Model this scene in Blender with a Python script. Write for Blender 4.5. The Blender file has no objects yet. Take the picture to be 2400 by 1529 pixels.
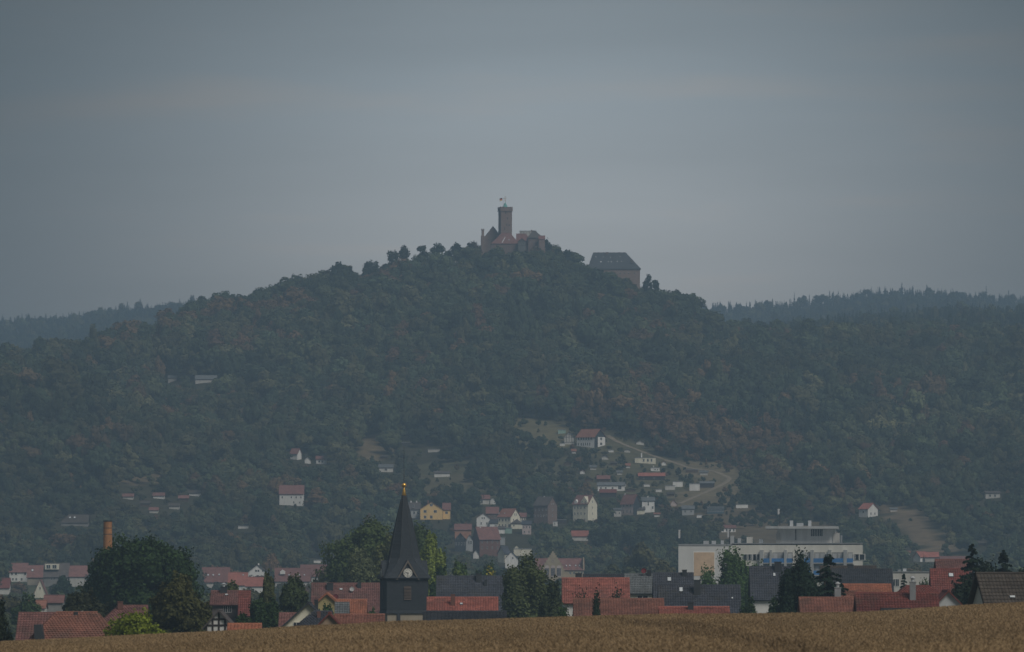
import bpy, math, random
import numpy as np
from mathutils import Vector, Matrix

# ------------------------------------------------------------------ camera, sky, sun, exposure
SC = bpy.context.scene
COL = SC.collection
F = 16000.0                 # focal length in photo pixels (2400 px wide frame)
UC, VH = 1200.0, 1400.0     # optical axis: column of the centre, row of the horizon
cam_d = bpy.data.cameras.new("camera")
cam = bpy.data.objects.new("camera", cam_d)
COL.objects.link(cam)
cam.location = (0, 0, 0)
cam.rotation_euler = (math.radians(90), 0, 0)
cam_d.sensor_width = 36.0
cam_d.lens = 36.0 * F / 2400.0
cam_d.shift_y = (VH - 764.5) / 2400.0
cam_d.clip_start = 1.0
cam_d.clip_end = 30000.0
cam_d.dof.use_dof = True            # focused on the castle hill; the field and near roofs are slightly soft
cam_d.dof.focus_distance = 3200.0
cam_d.dof.aperture_fstop = 3.5
SC.camera = cam

SUN_DIR = Vector((0.42, -0.52, 0.74)).normalized()      # towards the sun, high behind the camera to the right
world = bpy.data.worlds.new("World")
SC.world = world
world.use_nodes = True
wn, wl = world.node_tree.nodes, world.node_tree.links
wn.clear()
w_out = wn.new("ShaderNodeOutputWorld")
w_bg = wn.new("ShaderNodeBackground")
w_bg.inputs["Strength"].default_value = 0.1
w_sky = wn.new("ShaderNodeTexSky")
w_sky.sky_type = 'NISHITA'
w_sky.sun_disc = False
w_sky.sun_elevation = math.asin(SUN_DIR.z)
w_sky.sun_rotation = math.atan2(SUN_DIR.x, SUN_DIR.y)
w_tc = wn.new("ShaderNodeTexCoord")
w_sep = wn.new("ShaderNodeSeparateXYZ")
wl.new(w_tc.outputs["Generated"], w_sep.inputs[0])
def wmath(op, a, b=None, clamp=False):
    n = wn.new("ShaderNodeMath"); n.operation = op; n.use_clamp = clamp
    for i, v in enumerate((a, b)):
        if v is None: continue
        if isinstance(v, (int, float)): n.inputs[i].default_value = v
        else: wl.new(v, n.inputs[i])
    return n.outputs[0]
sx, sy, sz = w_sep.outputs
elev = wmath('MAXIMUM', sz, 0.0)
cie = wmath('ADD', 1.0, wmath('MULTIPLY', elev, 7.0))                    # overcast sky: brighter overhead
# brighter sky lobe behind the castle, added to follow the lens vignette
dx = wmath('DIVIDE', wmath('SUBTRACT', sx, 0.006), 0.046)
dz = wmath('DIVIDE', wmath('SUBTRACT', sz, 0.044), 0.034)
r2 = wmath('ADD', wmath('MULTIPLY', dx, dx), wmath('MULTIPLY', dz, dz))
lobe = wmath('POWER', 2.718, wmath('MULTIPLY', r2, -0.5))
lobe = wmath('MULTIPLY', lobe, wmath('GREATER_THAN', sy, 0.0))
# streaky stratus
w_map = wn.new("ShaderNodeMapping"); w_map.inputs["Scale"].default_value = (9, 9, 70)
w_map.inputs['Location'].default_value = (11.1, 3.9, 6.3)
wl.new(w_tc.outputs["Generated"], w_map.inputs[0])
w_no = wn.new("ShaderNodeTexNoise"); w_no.inputs["Scale"].default_value = 1.6
w_no.inputs["Detail"].default_value = 4.0; w_no.inputs["Roughness"].default_value = 0.5
wl.new(w_map.outputs[0], w_no.inputs["Vector"])
streak = wmath('MULTIPLY', wmath('SUBTRACT', w_no.outputs["Fac"], 0.5), 0.32)
SKY_BASE, SKY_LOBE = 0.18, 4.9
lum = wmath('ADD', wmath('MULTIPLY', cie, SKY_BASE), wmath('MULTIPLY', lobe, SKY_LOBE))
lum = wmath('MULTIPLY', lum, wmath('ADD', 1.0, streak))
w_ramp = wn.new("ShaderNodeValToRGB")
w_ramp.color_ramp.elements[0].position = 0.53; w_ramp.color_ramp.elements[0].color = (0.90, 1.0, 1.07, 1)
w_ramp.color_ramp.elements[1].position = 0.72; w_ramp.color_ramp.elements[1].color = (1.03, 1.0, 0.97, 1)
wl.new(w_no.outputs["Fac"], w_ramp.inputs[0])
w_cl = wn.new("ShaderNodeVectorMath"); w_cl.operation = 'SCALE'
w_warm = wn.new("ShaderNodeMapRange"); w_warm.inputs["From Min"].default_value = 0.030; w_warm.inputs["From Max"].default_value = 0.075
wl.new(sz, w_warm.inputs["Value"])
w_tint = wn.new("ShaderNodeMix"); w_tint.data_type = 'RGBA'
w_tint.inputs[6].default_value = (1.22, 1.0, 0.86, 1); w_tint.inputs[7].default_value = (1, 1, 1, 1)
wl.new(w_warm.outputs[0], w_tint.inputs[0])
w_mul = wn.new("ShaderNodeVectorMath"); w_mul.operation = 'MULTIPLY'
wl.new(w_ramp.outputs[0], w_mul.inputs[0]); wl.new(w_tint.outputs[2], w_mul.inputs[1])
wl.new(w_mul.outputs[0], w_cl.inputs[0]); wl.new(lum, w_cl.inputs["Scale"])
w_mix = wn.new("ShaderNodeMix"); w_mix.data_type = 'RGBA'
w_mix.inputs[0].default_value = 0.95                                      # cloud cover
wl.new(w_sky.outputs[0], w_mix.inputs[6]); wl.new(w_cl.outputs[0], w_mix.inputs[7])
wl.new(w_mix.outputs[2], w_bg.inputs["Color"])
wl.new(w_bg.outputs[0], w_out.inputs["Surface"])

sun_d = bpy.data.lights.new("sun", 'SUN')
sun_d.energy = 1.5
sun_d.angle = math.radians(26)
sun_d.color = (1.0, 0.95, 0.87)
sun = bpy.data.objects.new("sun", sun_d)
COL.objects.link(sun)
sun.rotation_euler = SUN_DIR.to_track_quat('Z', 'Y').to_euler()

SC.view_settings.view_transform = 'Standard'
SC.view_settings.look = 'None'
SC.view_settings.exposure = 0.32
SC.view_settings.gamma = 1.0
SC.view_settings.use_curve_mapping = False
SC.render.engine = 'CYCLES'
SC.cycles.use_denoising = True
SC.cycles.max_bounces = 6
SC.cycles.diffuse_bounces = 3
SC.cycles.volume_bounces = 1
SC.cycles.transparent_max_bounces = 8

# ------------------------------------------------------------------ small maths
rng = np.random.default_rng(7)
def px(u, Y): return (u - UC) * Y / F
def pz(v, Y): return (VH - v) * Y / F
def smooth(a, b, x):
    t = np.clip((np.asarray(x, float) - a) / (b - a), 0, 1)
    return t * t * (3 - 2 * t)
_perm = np.random.default_rng(3).random((256, 256))
def vnoise(x, y):
    x = np.asarray(x, float); y = np.asarray(y, float)
    xi = np.floor(x).astype(int); yi = np.floor(y).astype(int)
    fx = x - xi; fy = y - yi
    fx = fx * fx * (3 - 2 * fx); fy = fy * fy * (3 - 2 * fy)
    g = lambda i, j: _perm[i & 255, j & 255]
    return (g(xi, yi) * (1 - fx) + g(xi + 1, yi) * fx) * (1 - fy) + (g(xi, yi + 1) * (1 - fx) + g(xi + 1, yi + 1) * fx) * fy
def fbm(x, y, o=3):
    s, a, t = 0, 1.0, 0
    for k in range(o):
        s = s + a * vnoise(np.asarray(x) * 2 ** k + 17 * k, np.asarray(y) * 2 ** k + 5 * k); t += a; a *= 0.5
    return s / t * 2 - 1

# ------------------------------------------------------------------ terrain: surveyed sections, each a column of (distance, row) pairs
HEAD = [(1100, 1538), (1500, 1494), (2000, 1448), (2400, 1412)]
SECT = {
    -600: [(2800, 1310), (3000, 1180), (3300, 950), (3600, 885), (3800, 890), (4200, 930), (4700, 870), (5200, 800), (5600, 860), (6500, 1000)],
    0: [(2550, 1392), (2800, 1322), (3000, 1190), (3130, 1040), (3230, 930), (3290, 918), (3430, 955), (3600, 905), (3800, 862), (4000, 890), (4400, 905), (4800, 850), (5200, 778), (5600, 840), (6500, 980)],
    170: [(2550, 1392), (2800, 1324), (3000, 1200), (3130, 1065), (3230, 965), (3290, 958), (3430, 1005), (3560, 950), (3700, 890), (3850, 832), (4000, 845), (4400, 880), (4800, 835), (5200, 768), (5600, 840), (6500, 980)],
    330: [(2550, 1392), (2800, 1325), (3000, 1210), (3130, 1110), (3230, 1022), (3290, 1015), (3430, 1062), (3560, 985), (3700, 890), (3900, 792), (4050, 805), (4400, 860), (4800, 820), (5200, 752), (5600, 840), (6500, 980)],
    480: [(2550, 1392), (2800, 1324), (3000, 1215), (3130, 1135), (3240, 1068), (3300, 1064), (3440, 1072), (3600, 935), (3800, 825), (3950, 752), (4080, 765), (4400, 850), (4800, 805), (5200, 745), (5600, 850), (6500, 980)],
    640: [(2550, 1390), (2800, 1320), (3000, 1215), (3150, 1140), (3320, 1062), (3420, 1030), (3600, 920), (3800, 805), (3960, 726), (4100, 740), (4400, 850), (4800, 850), (5200, 800), (5600, 850), (6500, 980)],
    780: [(2600, 1385), (2850, 1310), (3000, 1225), (3150, 1145), (3320, 1065), (3420, 1010), (3600, 900), (3800, 780), (3980, 690), (4100, 710), (4400, 840), (5000, 900), (5600, 900), (6500, 980)],
    940: [(2700, 1365), (2850, 1310), (3000, 1225), (3150, 1145), (3320, 1062), (3420, 1000), (3600, 888), (3800, 755), (4000, 632), (4120, 660), (4400, 820), (5000, 900), (5600, 900), (6500, 980)],
    1100: [(2700, 1362), (2850, 1310), (3000, 1225), (3150, 1148), (3320, 1060), (3420, 995), (3600, 882), (3800, 745), (3970, 624), (4020, 606), (4110, 612), (4250, 720), (4500, 850), (5000, 900), (5600, 900), (6500, 980)],
    1280: [(2700, 1360), (2850, 1308), (3000, 1225), (3150, 1150), (3320, 1055), (3420, 990), (3600, 880), (3800, 745), (3970, 626), (4020, 610), (4110, 620), (4250, 720), (4500, 850), (5000, 900), (5600, 900), (6500, 980)],
    1440: [(2700, 1360), (2850, 1308), (3000, 1228), (3150, 1150), (3320, 1055), (3420, 992), (3600, 890), (3800, 775), (3980, 672), (4060, 664), (4150, 690), (4400, 850), (5000, 880), (5600, 850), (6500, 980)],
    1560: [(2700, 1358), (2850, 1300), (3000, 1220), (3150, 1145), (3320, 1070), (3420, 1010), (3600, 905), (3800, 800), (3980, 722), (4100, 740), (4400, 850), (4900, 840), (5300, 745), (5600, 820), (6500, 980)],
    1700: [(2700, 1354), (2850, 1294), (3000, 1215), (3150, 1142), (3300, 1082), (3420, 1020), (3600, 920), (3800, 830), (3950, 775), (4100, 795), (4400, 850), (4900, 820), (5300, 737), (5600, 820), (6500, 980)],
    1860: [(2700, 1350), (2850, 1288), (3000, 1212), (3150, 1140), (3300, 1072), (3420, 1018), (3600, 930), (3800, 845), (3950, 796), (4100, 806), (4350, 815), (4600, 790), (4850, 800), (5300, 732), (5600, 820), (6500, 980)],
    2040: [(2700, 1352), (2850, 1285), (3000, 1205), (3150, 1125), (3300, 1055), (3450, 995), (3600, 935), (3800, 850), (3920, 797), (4100, 810), (4350, 810), (4600, 768), (4850, 790), (5300, 706), (5600, 820), (6500, 980)],
    2220: [(2700, 1358), (2850, 1275), (3000, 1195), (3150, 1110), (3300, 1035), (3450, 970), (3600, 915), (3800, 840), (3920, 793), (4100, 805), (4350, 800), (4600, 760), (4850, 790), (5300, 716), (5600, 820), (6500, 980)],
    2400: [(2700, 1362), (2850, 1265), (3000, 1185), (3150, 1095), (3300, 1015), (3500, 935), (3700, 860), (3900, 800), (4100, 815), (4350, 795), (4600, 757), (4850, 790), (5300, 732), (5600, 820), (6500, 980)],
    3000: [(2700, 1360), (3000, 1180), (3300, 1000), (3600, 890), (3900, 800), (4300, 810), (4600, 760), (5300, 735), (5600, 820), (6500, 980)],
}
_cols = np.array(sorted(SECT), float)
_Yd = np.arange(1100, 11345, 10.0)
_Z = []
for c in _cols:
    pts = HEAD + SECT[int(c)]
    yy = np.array([p[0] if p[0] <= 4300 else 4300 + (p[0] - 4300) * 3.2 for p in pts], float); vv = np.array([p[1] for p in pts], float)
    z = np.interp(_Yd, yy, (VH - vv) * yy / F)
    z -= ((8.5 if c < 400 else 2.0 if c < 850 else 6.5 if c > 1620 else 0.0)) * smooth(3600, 3800, _Yd) * (1 - smooth(4200, 4400, _Yd))
    k = np.ones(9) / 9
    _Z.append(np.convolve(np.pad(z, 4, mode='edge'), k, 'valid'))
_Z = np.array(_Z)
_FU = np.array([-2400, 0, 500, 900, 1400, 2000, 2400, 4800], float)
_FV = np.array([1560, 1505, 1480, 1457, 1442, 1432, 1410, 1380], float)
WHEAT_H = 0.65
YC = 400.0
def field_top(x, Y):
    u = UC + np.asarray(x, float) * F / YC
    zc = (VH - np.interp(u, _FU, _FV)) * YC / F
    t = np.clip(np.asarray(Y, float) / YC, 0, 1.0)
    z = -2.4 + (zc + 2.4) * t
    return z + 0.07 * fbm(np.asarray(x) / 9.0, np.asarray(Y) / 25.0, 2)
def tz(x, Y):
    """height of the ground at world x, Y"""
    x = np.asarray(x, float); Y = np.asarray(Y, float)
    x, Y = np.broadcast_arrays(x, Y)
    u = UC + x * F / np.maximum(Y, 1100.0)
    u = np.clip(u, _cols[0], _cols[-1])
    i = np.clip(np.searchsorted(_cols, u) - 1, 0, len(_cols) - 2)
    t = (u - _cols[i]) / (_cols[i + 1] - _cols[i]); t = t * t * (3 - 2 * t) * 0.5 + t * 0.5
    fy = np.clip((Y - 1100) / 10.0, 0, len(_Yd) - 1.001); j = fy.astype(int); s = fy - j
    zz = (_Z[i, j] * (1 - s) + _Z[i, j + 1] * s) * (1 - t) + (_Z[i + 1, j] * (1 - s) + _Z[i + 1, j + 1] * s) * t
    amp = smooth(3080, 3450, Y) * (1 - 0.75 * smooth(3800, 3950, Y) * (1 - smooth(4300, 5000, Y)))
    zz = zz + amp * (12.0 * fbm(x / 110.0 + 9, Y / 260.0, 2) + 2.0 * fbm(x / 45.0, Y / 60.0 + 3, 2))
    near = field_top(x, np.minimum(Y, YC)) - WHEAT_H
    fall = smooth(YC - 12, YC + 190, Y)
    zn = near * (1 - fall) + (-9.5) * fall
    b = smooth(700, 1100, Y)
    return zn * (1 - b) + zz * b
def hit(u, v, y0=1300.0, y1=4300.0):
    """first point where the sight line through photo pixel (u, v) meets the ground"""
    Y = np.arange(y0, y1, 2.0)
    d = tz(px(u, Y), Y) - pz(v, Y)
    k = np.argmax(d >= 0)
    return float(Y[k]) if d[k] >= 0 else float(Y[np.argmax(d)])

# ------------------------------------------------------------------ materials
MATS = {}
def mat(name, col, rough=0.85, var=0.18, scale=0.8, bump=0.0, bscale=20.0, attr=None, streak=False, metallic=0.0, spec=0.3):
    if name in MATS: return MATS[name]
    m = bpy.data.materials.new(name); m.use_nodes = True
    n, l = m.node_tree.nodes, m.node_tree.links
    b = n["Principled BSDF"]
    b.inputs["Roughness"].default_value = rough
    b.inputs["Metallic"].default_value = metallic
    b.inputs["Specular IOR Level"].default_value = spec
    tc = n.new("ShaderNodeTexCoord")
    mp = n.new("ShaderNodeMapping")
    mp.inputs["Scale"].default_value = (1, 1, 0.22) if streak else (1, 1, 1)
    l.new(tc.outputs["Object"], mp.inputs[0])
    no = n.new("ShaderNodeTexNoise"); no.inputs["Scale"].default_value = scale; no.inputs["Detail"].default_value = 6
    no.inputs["Roughness"].default_value = 0.62
    l.new(mp.outputs[0], no.inputs["Vector"])
    mr = n.new("ShaderNodeMapRange")
    mr.inputs["From Min"].default_value = 0.25; mr.inputs["From Max"].default_value = 0.75
    mr.inputs["To Min"].default_value = 1 - var * 1.3; mr.inputs["To Max"].default_value = 1 + var
    l.new(no.outputs["Fac"], mr.inputs["Value"])
    f = mr.outputs[0]
    if attr:
        at = n.new("ShaderNodeAttribute"); at.attribute_name = attr
        ma = n.new("ShaderNodeMath"); ma.operation = 'MULTIPLY_ADD'
        l.new(at.outputs["Fac"], ma.inputs[0]); ma.inputs[1].default_value = 0.36; ma.inputs[2].default_value = 0.80
        mm = n.new("ShaderNodeMath"); mm.operation = 'MULTIPLY'
        l.new(f, mm.inputs[0]); l.new(ma.outputs[0], mm.inputs[1]); f = mm.outputs[0]
    oi = n.new("ShaderNodeObjectInfo"); om = n.new("ShaderNodeMath"); om.operation = 'MULTIPLY_ADD'      # no two roofs or walls weather alike
    l.new(oi.outputs["Random"], om.inputs[0]); om.inputs[1].default_value = 0.26; om.inputs[2].default_value = 0.87
    o2 = n.new("ShaderNodeMath"); o2.operation = 'MULTIPLY'; l.new(f, o2.inputs[0]); l.new(om.outputs[0], o2.inputs[1]); f = o2.outputs[0]
    vm = n.new("ShaderNodeVectorMath"); vm.operation = 'SCALE'
    vm.inputs[0].default_value = col
    l.new(f, vm.inputs["Scale"])
    cout = vm.outputs[0]
    if attr:                                  # grey green moss and soot in blotches
        ms = n.new("ShaderNodeTexNoise"); ms.inputs["Scale"].default_value = 0.33; ms.inputs["Detail"].default_value = 7; ms.inputs["Roughness"].default_value = 0.68
        l.new(tc.outputs["Object"], ms.inputs["Vector"])
        mq = n.new("ShaderNodeMapRange"); mq.inputs["From Min"].default_value = 0.5; mq.inputs["From Max"].default_value = 0.72; mq.inputs["To Max"].default_value = 0.55
        l.new(ms.outputs["Fac"], mq.inputs["Value"])
        mo = n.new("ShaderNodeMix"); mo.data_type = 'RGBA'; mo.inputs[7].default_value = (.085, .078, .06, 1)
        l.new(mq.outputs[0], mo.inputs[0]); l.new(cout, mo.inputs[6]); cout = mo.outputs[2]
    l.new(cout, b.inputs["Base Color"])
    if bump:
        bn = n.new("ShaderNodeTexNoise"); bn.inputs["Scale"].default_value = bscale; bn.inputs["Detail"].default_value = 3
        l.new(tc.outputs["Object"], bn.inputs["Vector"])
        bp = n.new("ShaderNodeBump"); bp.inputs["Strength"].default_value = bump; bp.inputs["Distance"].default_value = 0.05
        l.new(bn.outputs["Fac"], bp.inputs["Height"]); l.new(bp.outputs[0], b.inputs["Normal"])
    MATS[name] = m
    return m
def slate_mat(name, col, bw=0.3, bh=0.2, var=0.5):
    """slate / brick courses in relief"""
    if name in MATS: return MATS[name]
    m = mat(name, col)
    n, l = m.node_tree.nodes, m.node_tree.links
    b = n["Principled BSDF"]
    tc = n.new("ShaderNodeTexCoord")
    sp = n.new("ShaderNodeSeparateXYZ"); l.new(tc.outputs["Object"], sp.inputs[0])
    ad = n.new("ShaderNodeMath"); ad.operation = 'ADD'
    l.new(sp.outputs[0], ad.inputs[0]); l.new(sp.outputs[1], ad.inputs[1])
    cb = n.new("ShaderNodeCombineXYZ"); l.new(ad.outputs[0], cb.inputs[0]); l.new(sp.outputs[2], cb.inputs[1])
    br = n.new("ShaderNodeTexBrick"); br.inputs["Scale"].default_value = 1.0
    br.inputs["Brick Width"].default_value = bw; br.inputs["Row Height"].default_value = bh
    br.inputs["Mortar Size"].default_value = 0.018
    br.inputs["Color1"].default_value = tuple(c * (1 + var * 0.5) for c in col) + (1,)
    br.inputs["Color2"].default_value = tuple(c * (1 - var * 0.5) for c in col) + (1,)
    br.inputs["Mortar"].default_value = tuple(c * 0.45 for c in col) + (1,)
    l.new(cb.outputs[0], br.inputs["Vector"])
    mx = n.new("ShaderNodeMix"); mx.data_type = 'RGBA'; mx.blend_type = 'MIX'; mx.inputs[0].default_value = 0.6
    old = b.inputs["Base Color"].links[0].from_socket
    l.new(old, mx.inputs[6]); l.new(br.outputs["Color"], mx.inputs[7])
    l.new(mx.outputs[2], b.inputs["Base Color"])
    bp = n.new("ShaderNodeBump"); bp.inputs["Strength"].default_value = 0.5; bp.inputs["Distance"].default_value = 0.03; bp.invert = True
    l.new(br.outputs["Fac"], bp.inputs["Height"]); l.new(bp.outputs[0], b.inputs["Normal"])
    return m
def foliage_mat():
    m = bpy.data.materials.new("foliage"); m.use_nodes = True
    n, l = m.node_tree.nodes, m.node_tree.links
    b = n["Principled BSDF"]; b.inputs["Roughness"].default_value = 0.75; b.inputs["Specular IOR Level"].default_value = 0.15
    at = n.new("ShaderNodeAttribute"); at.attribute_type = 'INSTANCER'; at.attribute_name = "tint"
    lv = n.new("ShaderNodeAttribute"); lv.attribute_name = "leaf"
    tc = n.new("ShaderNodeTexCoord")
    no = n.new("ShaderNodeTexNoise"); no.inputs["Scale"].default_value = 0.45; no.inputs["Detail"].default_value = 3
    l.new(tc.outputs["Object"], no.inputs["Vector"])
    a1 = n.new("ShaderNodeMath"); a1.operation = 'MULTIPLY_ADD'; a1.inputs[1].default_value = 0.8; a1.inputs[2].default_value = 0.2
    l.new(lv.outputs["Fac"], a1.inputs[0])
    a2 = n.new("ShaderNodeMath"); a2.operation = 'MULTIPLY_ADD'; a2.inputs[1].default_value = 0.9
    l.new(no.outputs["Fac"], a2.inputs[0]); l.new(a1.outputs[0], a2.inputs[2])
    vm = n.new("ShaderNodeVectorMath"); vm.operation = 'SCALE'
    l.new(at.outputs["Vector"], vm.inputs[0]); l.new(a2.outputs[0], vm.inputs["Scale"])
    l.new(vm.outputs[0], b.inputs["Base Color"])
    tr = n.new("ShaderNodeBsdfTranslucent"); l.new(vm.outputs[0], tr.inputs["Color"])
    mx = n.new("ShaderNodeMixShader"); mx.inputs[0].default_value = 0.25
    l.new(b.outputs[0], mx.inputs[1]); l.new(tr.outputs[0], mx.inputs[2])
    l.new(mx.outputs[0], n["Material Output"].inputs["Surface"])
    MATS["foliage"] = m
foliage_mat()
C_ = dict(
    white=(.79, .78, .75), offwhite=(.58, .56, .52), cream=(.76, .72, .58), yellow=(.85, .58, .24), beige=(.36, .31, .24), grey=(.42, .43, .43),
    brick=(.19, .095, .075), brownbrick=(.21, .15, .13), pink=(.52, .43, .41), concrete=(.50, .49, .47), orangepanel=(.52, .38, .26),
    stone=(.26, .185, .155), greystone=(.17, .17, .165), wood=(.10, .065, .045), darkwood=(.05, .04, .035), mint=(.33, .48, .42), blue=(.05, .20, .48))
for k, c in C_.items():
    mat(k, c, var=0.16, scale=0.9, streak=k in ("white", "offwhite", "cream", "yellow", "concrete", "grey"), bump=0.15)
slate_mat("brick", (.19, .095, .075), 0.5, 0.16)
R_ = dict(red=(.33, .118, .09), orange=(.40, .155, .09), brownred=(.21, .10, .088), darkred=(.19, .058, .047), rust=(.25, .11, .078),
          slate=(.045, .05, .06), anthracite=(.055, .06, .075), greyroof=(.14, .15, .155), greybrown=(.10, .085, .08), brownroof=(.075, .062, .052))
for k, c in R_.items():
    mat("roof_" + k, c, var=0.28, scale=0.7, bump=0.3, rough=0.8)
    mat("tile_" + k, c, var=0.36, scale=0.5, attr="var", rough=0.75)
slate_mat("slate_clad", (.045, .053, .062), 0.28, 0.2, 0.45)
mat("glass", (.03, .035, .042), rough=0.15, var=0.4, scale=2.0, spec=0.5)
mat("skyglass", (.62, .65, .67), rough=0.1, var=0.1, spec=0.6)
mat("frame_white", (.72, .72, .70), var=0.05)
mat("metal_grey", (.28, .29, .30), rough=0.5, var=0.15)
mat("metal_dark", (.05, .055, .06), rough=0.55, var=0.2)
mat("metal_bright", (.75, .76, .77), rough=0.35, var=0.1, metallic=0.4)
mat("gold", (.95, .55, .12), rough=0.32, var=0.08, metallic=0.85)
mat("copper_green", (.16, .46, .42), rough=0.6, var=0.15)
mat("bark", (.07, .055, .04), var=0.3, scale=3)
mat("flag_red", (.62, .05, .05), var=0.05); mat("flag_gold", (.85, .55, .08), var=0.05); mat("flag_black", (.015, .015, .015), var=0.05)
mat("dish_red", (.17, .03, .035), var=0.1); mat("dish_white", (.6, .6, .6), var=0.06)
mat("clock_white", (.72, .70, .64), var=0.03)
mat("stack_brick", (.42, .20, .085), var=0.25, scale=1.2)
mat("track", (.25, .205, .145), var=0.3, scale=0.3)

# ------------------------------------------------------------------ mesh helpers
def mesh_of(name, V, Fc, m, smooth_sh=False):
    me = bpy.data.meshes.new(name)
    me.from_pydata([tuple(v) for v in V], [], [tuple(f) for f in Fc])
    if m is not None: me.materials.append(MATS[m] if isinstance(m, str) else m)
    if smooth_sh: me.polygons.foreach_set("use_smooth", np.ones(len(me.polygons), bool))
    me.update()
    return me
def link(o, parent=None):
    COL.objects.link(o)
    if parent is not None: o.parent = parent
    return o
def obj(name, V, Fc, m, parent=None, loc=None, smooth_sh=False):
    o = bpy.data.objects.new(name, mesh_of(name, V, Fc, m, smooth_sh))
    if loc is not None: o.location = loc
    return link(o, parent)
def tag(o, label, cat=None, group=None, kind=None):
    if label: o["label"] = label
    if cat: o["category"] = cat
    if group: o["group"] = group
    if kind: o["kind"] = kind
    return o
def thing(name, label, cat, loc, rz=0.0, group=None):
    o = bpy.data.objects.new(name, None)
    o.empty_display_size = 0.5
    o.location = loc; o.rotation_euler = (0, 0, rz)
    link(o)
    return tag(o, label, cat, group)
def box_vf(x0, x1, y0, y1, z0, z1):
    V = [(x0, y0, z0), (x1, y0, z0), (x1, y1, z0), (x0, y1, z0), (x0, y0, z1), (x1, y0, z1), (x1, y1, z1), (x0, y1, z1)]
    Fc = [(0, 3, 2, 1), (4, 5, 6, 7), (0, 1, 5, 4), (1, 2, 6, 5), (2, 3, 7, 6), (3, 0, 4, 7)]
    return V, Fc
class MB:
    def __init__(s): s.V, s.F = [], []
    def add(s, V, Fc):
        o = len(s.V); s.V += [tuple(v) for v in V]; s.F += [tuple(i + o for i in f) for f in Fc]; return s
    def box(s, *a): return s.add(*box_vf(*a))
    def lathe(s, prof, n=12, c=(0, 0, 0), a0=0.0, cap=True):
        V = [(c[0] + r * math.cos(a0 + 2 * math.pi * k / n), c[1] + r * math.sin(a0 + 2 * math.pi * k / n), c[2] + z) for r, z in prof for k in range(n)]
        Fc = [(i * n + k, i * n + (k + 1) % n, (i + 1) * n + (k + 1) % n, (i + 1) * n + k) for i in range(len(prof) - 1) for k in range(n)]
        if cap: Fc += [tuple(range(n))[::-1], tuple((len(prof) - 1) * n + k for k in range(n))]
        return s.add(V, Fc)
    def tube(s, pts, radii, n=6):
        pts = [Vector(p) for p in pts]; V = []; Fc = []
        for i, p in enumerate(pts):
            d = (pts[min(i + 1, len(pts) - 1)] - pts[max(i - 1, 0)]).normalized()
            a = d.cross(Vector((0.31, 0.95, 0.12))).normalized(); b = d.cross(a)
            V += [tuple(p + (a * math.cos(2 * math.pi * k / n) + b * math.sin(2 * math.pi * k / n)) * radii[i]) for k in range(n)]
        for i in range(len(pts) - 1):
            Fc += [(i * n + k, i * n + (k + 1) % n, (i + 1) * n + (k + 1) % n, (i + 1) * n + k) for k in range(n)]
        Fc += [tuple(range(n))[::-1], tuple((len(pts) - 1) * n + k for k in range(n))]
        return s.add(V, Fc)
    def slab(s, poly, th):
        P = [Vector(p) for p in poly]
        nrm = (P[1] - P[0]).cross(P[2] - P[1]).normalized()
        if nrm.z < 0: nrm = -nrm
        n = len(P); V = [tuple(p) for p in P] + [tuple(p + nrm * th) for p in P]
        Fc = [tuple(range(n)), tuple(range(n, 2 * n))] + [(k, (k + 1) % n, n + (k + 1) % n, n + k) for k in range(n)]
        return s.add(V, Fc)
    def prism(s, poly, y0, y1):
        """polygon in x,z extruded along y"""
        n = len(poly)
        V = [(p[0], y0, p[1]) for p in poly] + [(p[0], y1, p[1]) for p in poly]
        Fc = [tuple(range(n)), tuple(range(n, 2 * n))[::-1]] + [(k, n + k, n + (k + 1) % n, (k + 1) % n) for k in range(n)]
        return s.add(V, Fc)
    def build(s, name, m, parent=None, loc=None, smooth_sh=False): return obj(name, s.V, s.F, m, parent, loc, smooth_sh)

# unit window: frame with a cross bar (x,z in -.5...5, y outward = -y) and its pane
_mb = MB()
for a in (box_vf(-.5, .5, -.07, .03, .45, .5), box_vf(-.5, .5, -.07, .03, -.5, -.45), box_vf(-.5, -.44, -.07, .03, -.45, .45),
          box_vf(.44, .5, -.07, .03, -.45, .45), box_vf(-.03, .03, -.06, .03, -.45, .45)): _mb.add(*a)
ME_FRAME = mesh_of("window", _mb.V, _mb.F, "frame_white")
ME_PANE = mesh_of("pane", *box_vf(-.44, .44, -.025, .02, -.45, .45), "glass")
ME_SKYL = mesh_of("skylight", *MB().add(*box_vf(-.5, .5, -.5, .5, 0, .12)).__dict__.values(), "metal_dark")
ME_SKYP = mesh_of("pane", *box_vf(-.4, .4, -.4, .4, .05, .15), "skyglass")
def window(root, x, y, z, w, h, rz=0.0):
    o = bpy.data.objects.new("window", ME_FRAME); link(o, root)
    o.location = (x, y, z); o.rotation_euler = (0, 0, rz); o.scale = (w, 1, h)
    p = bpy.data.objects.new("pane", ME_PANE); link(p, o)
    return o

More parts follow.
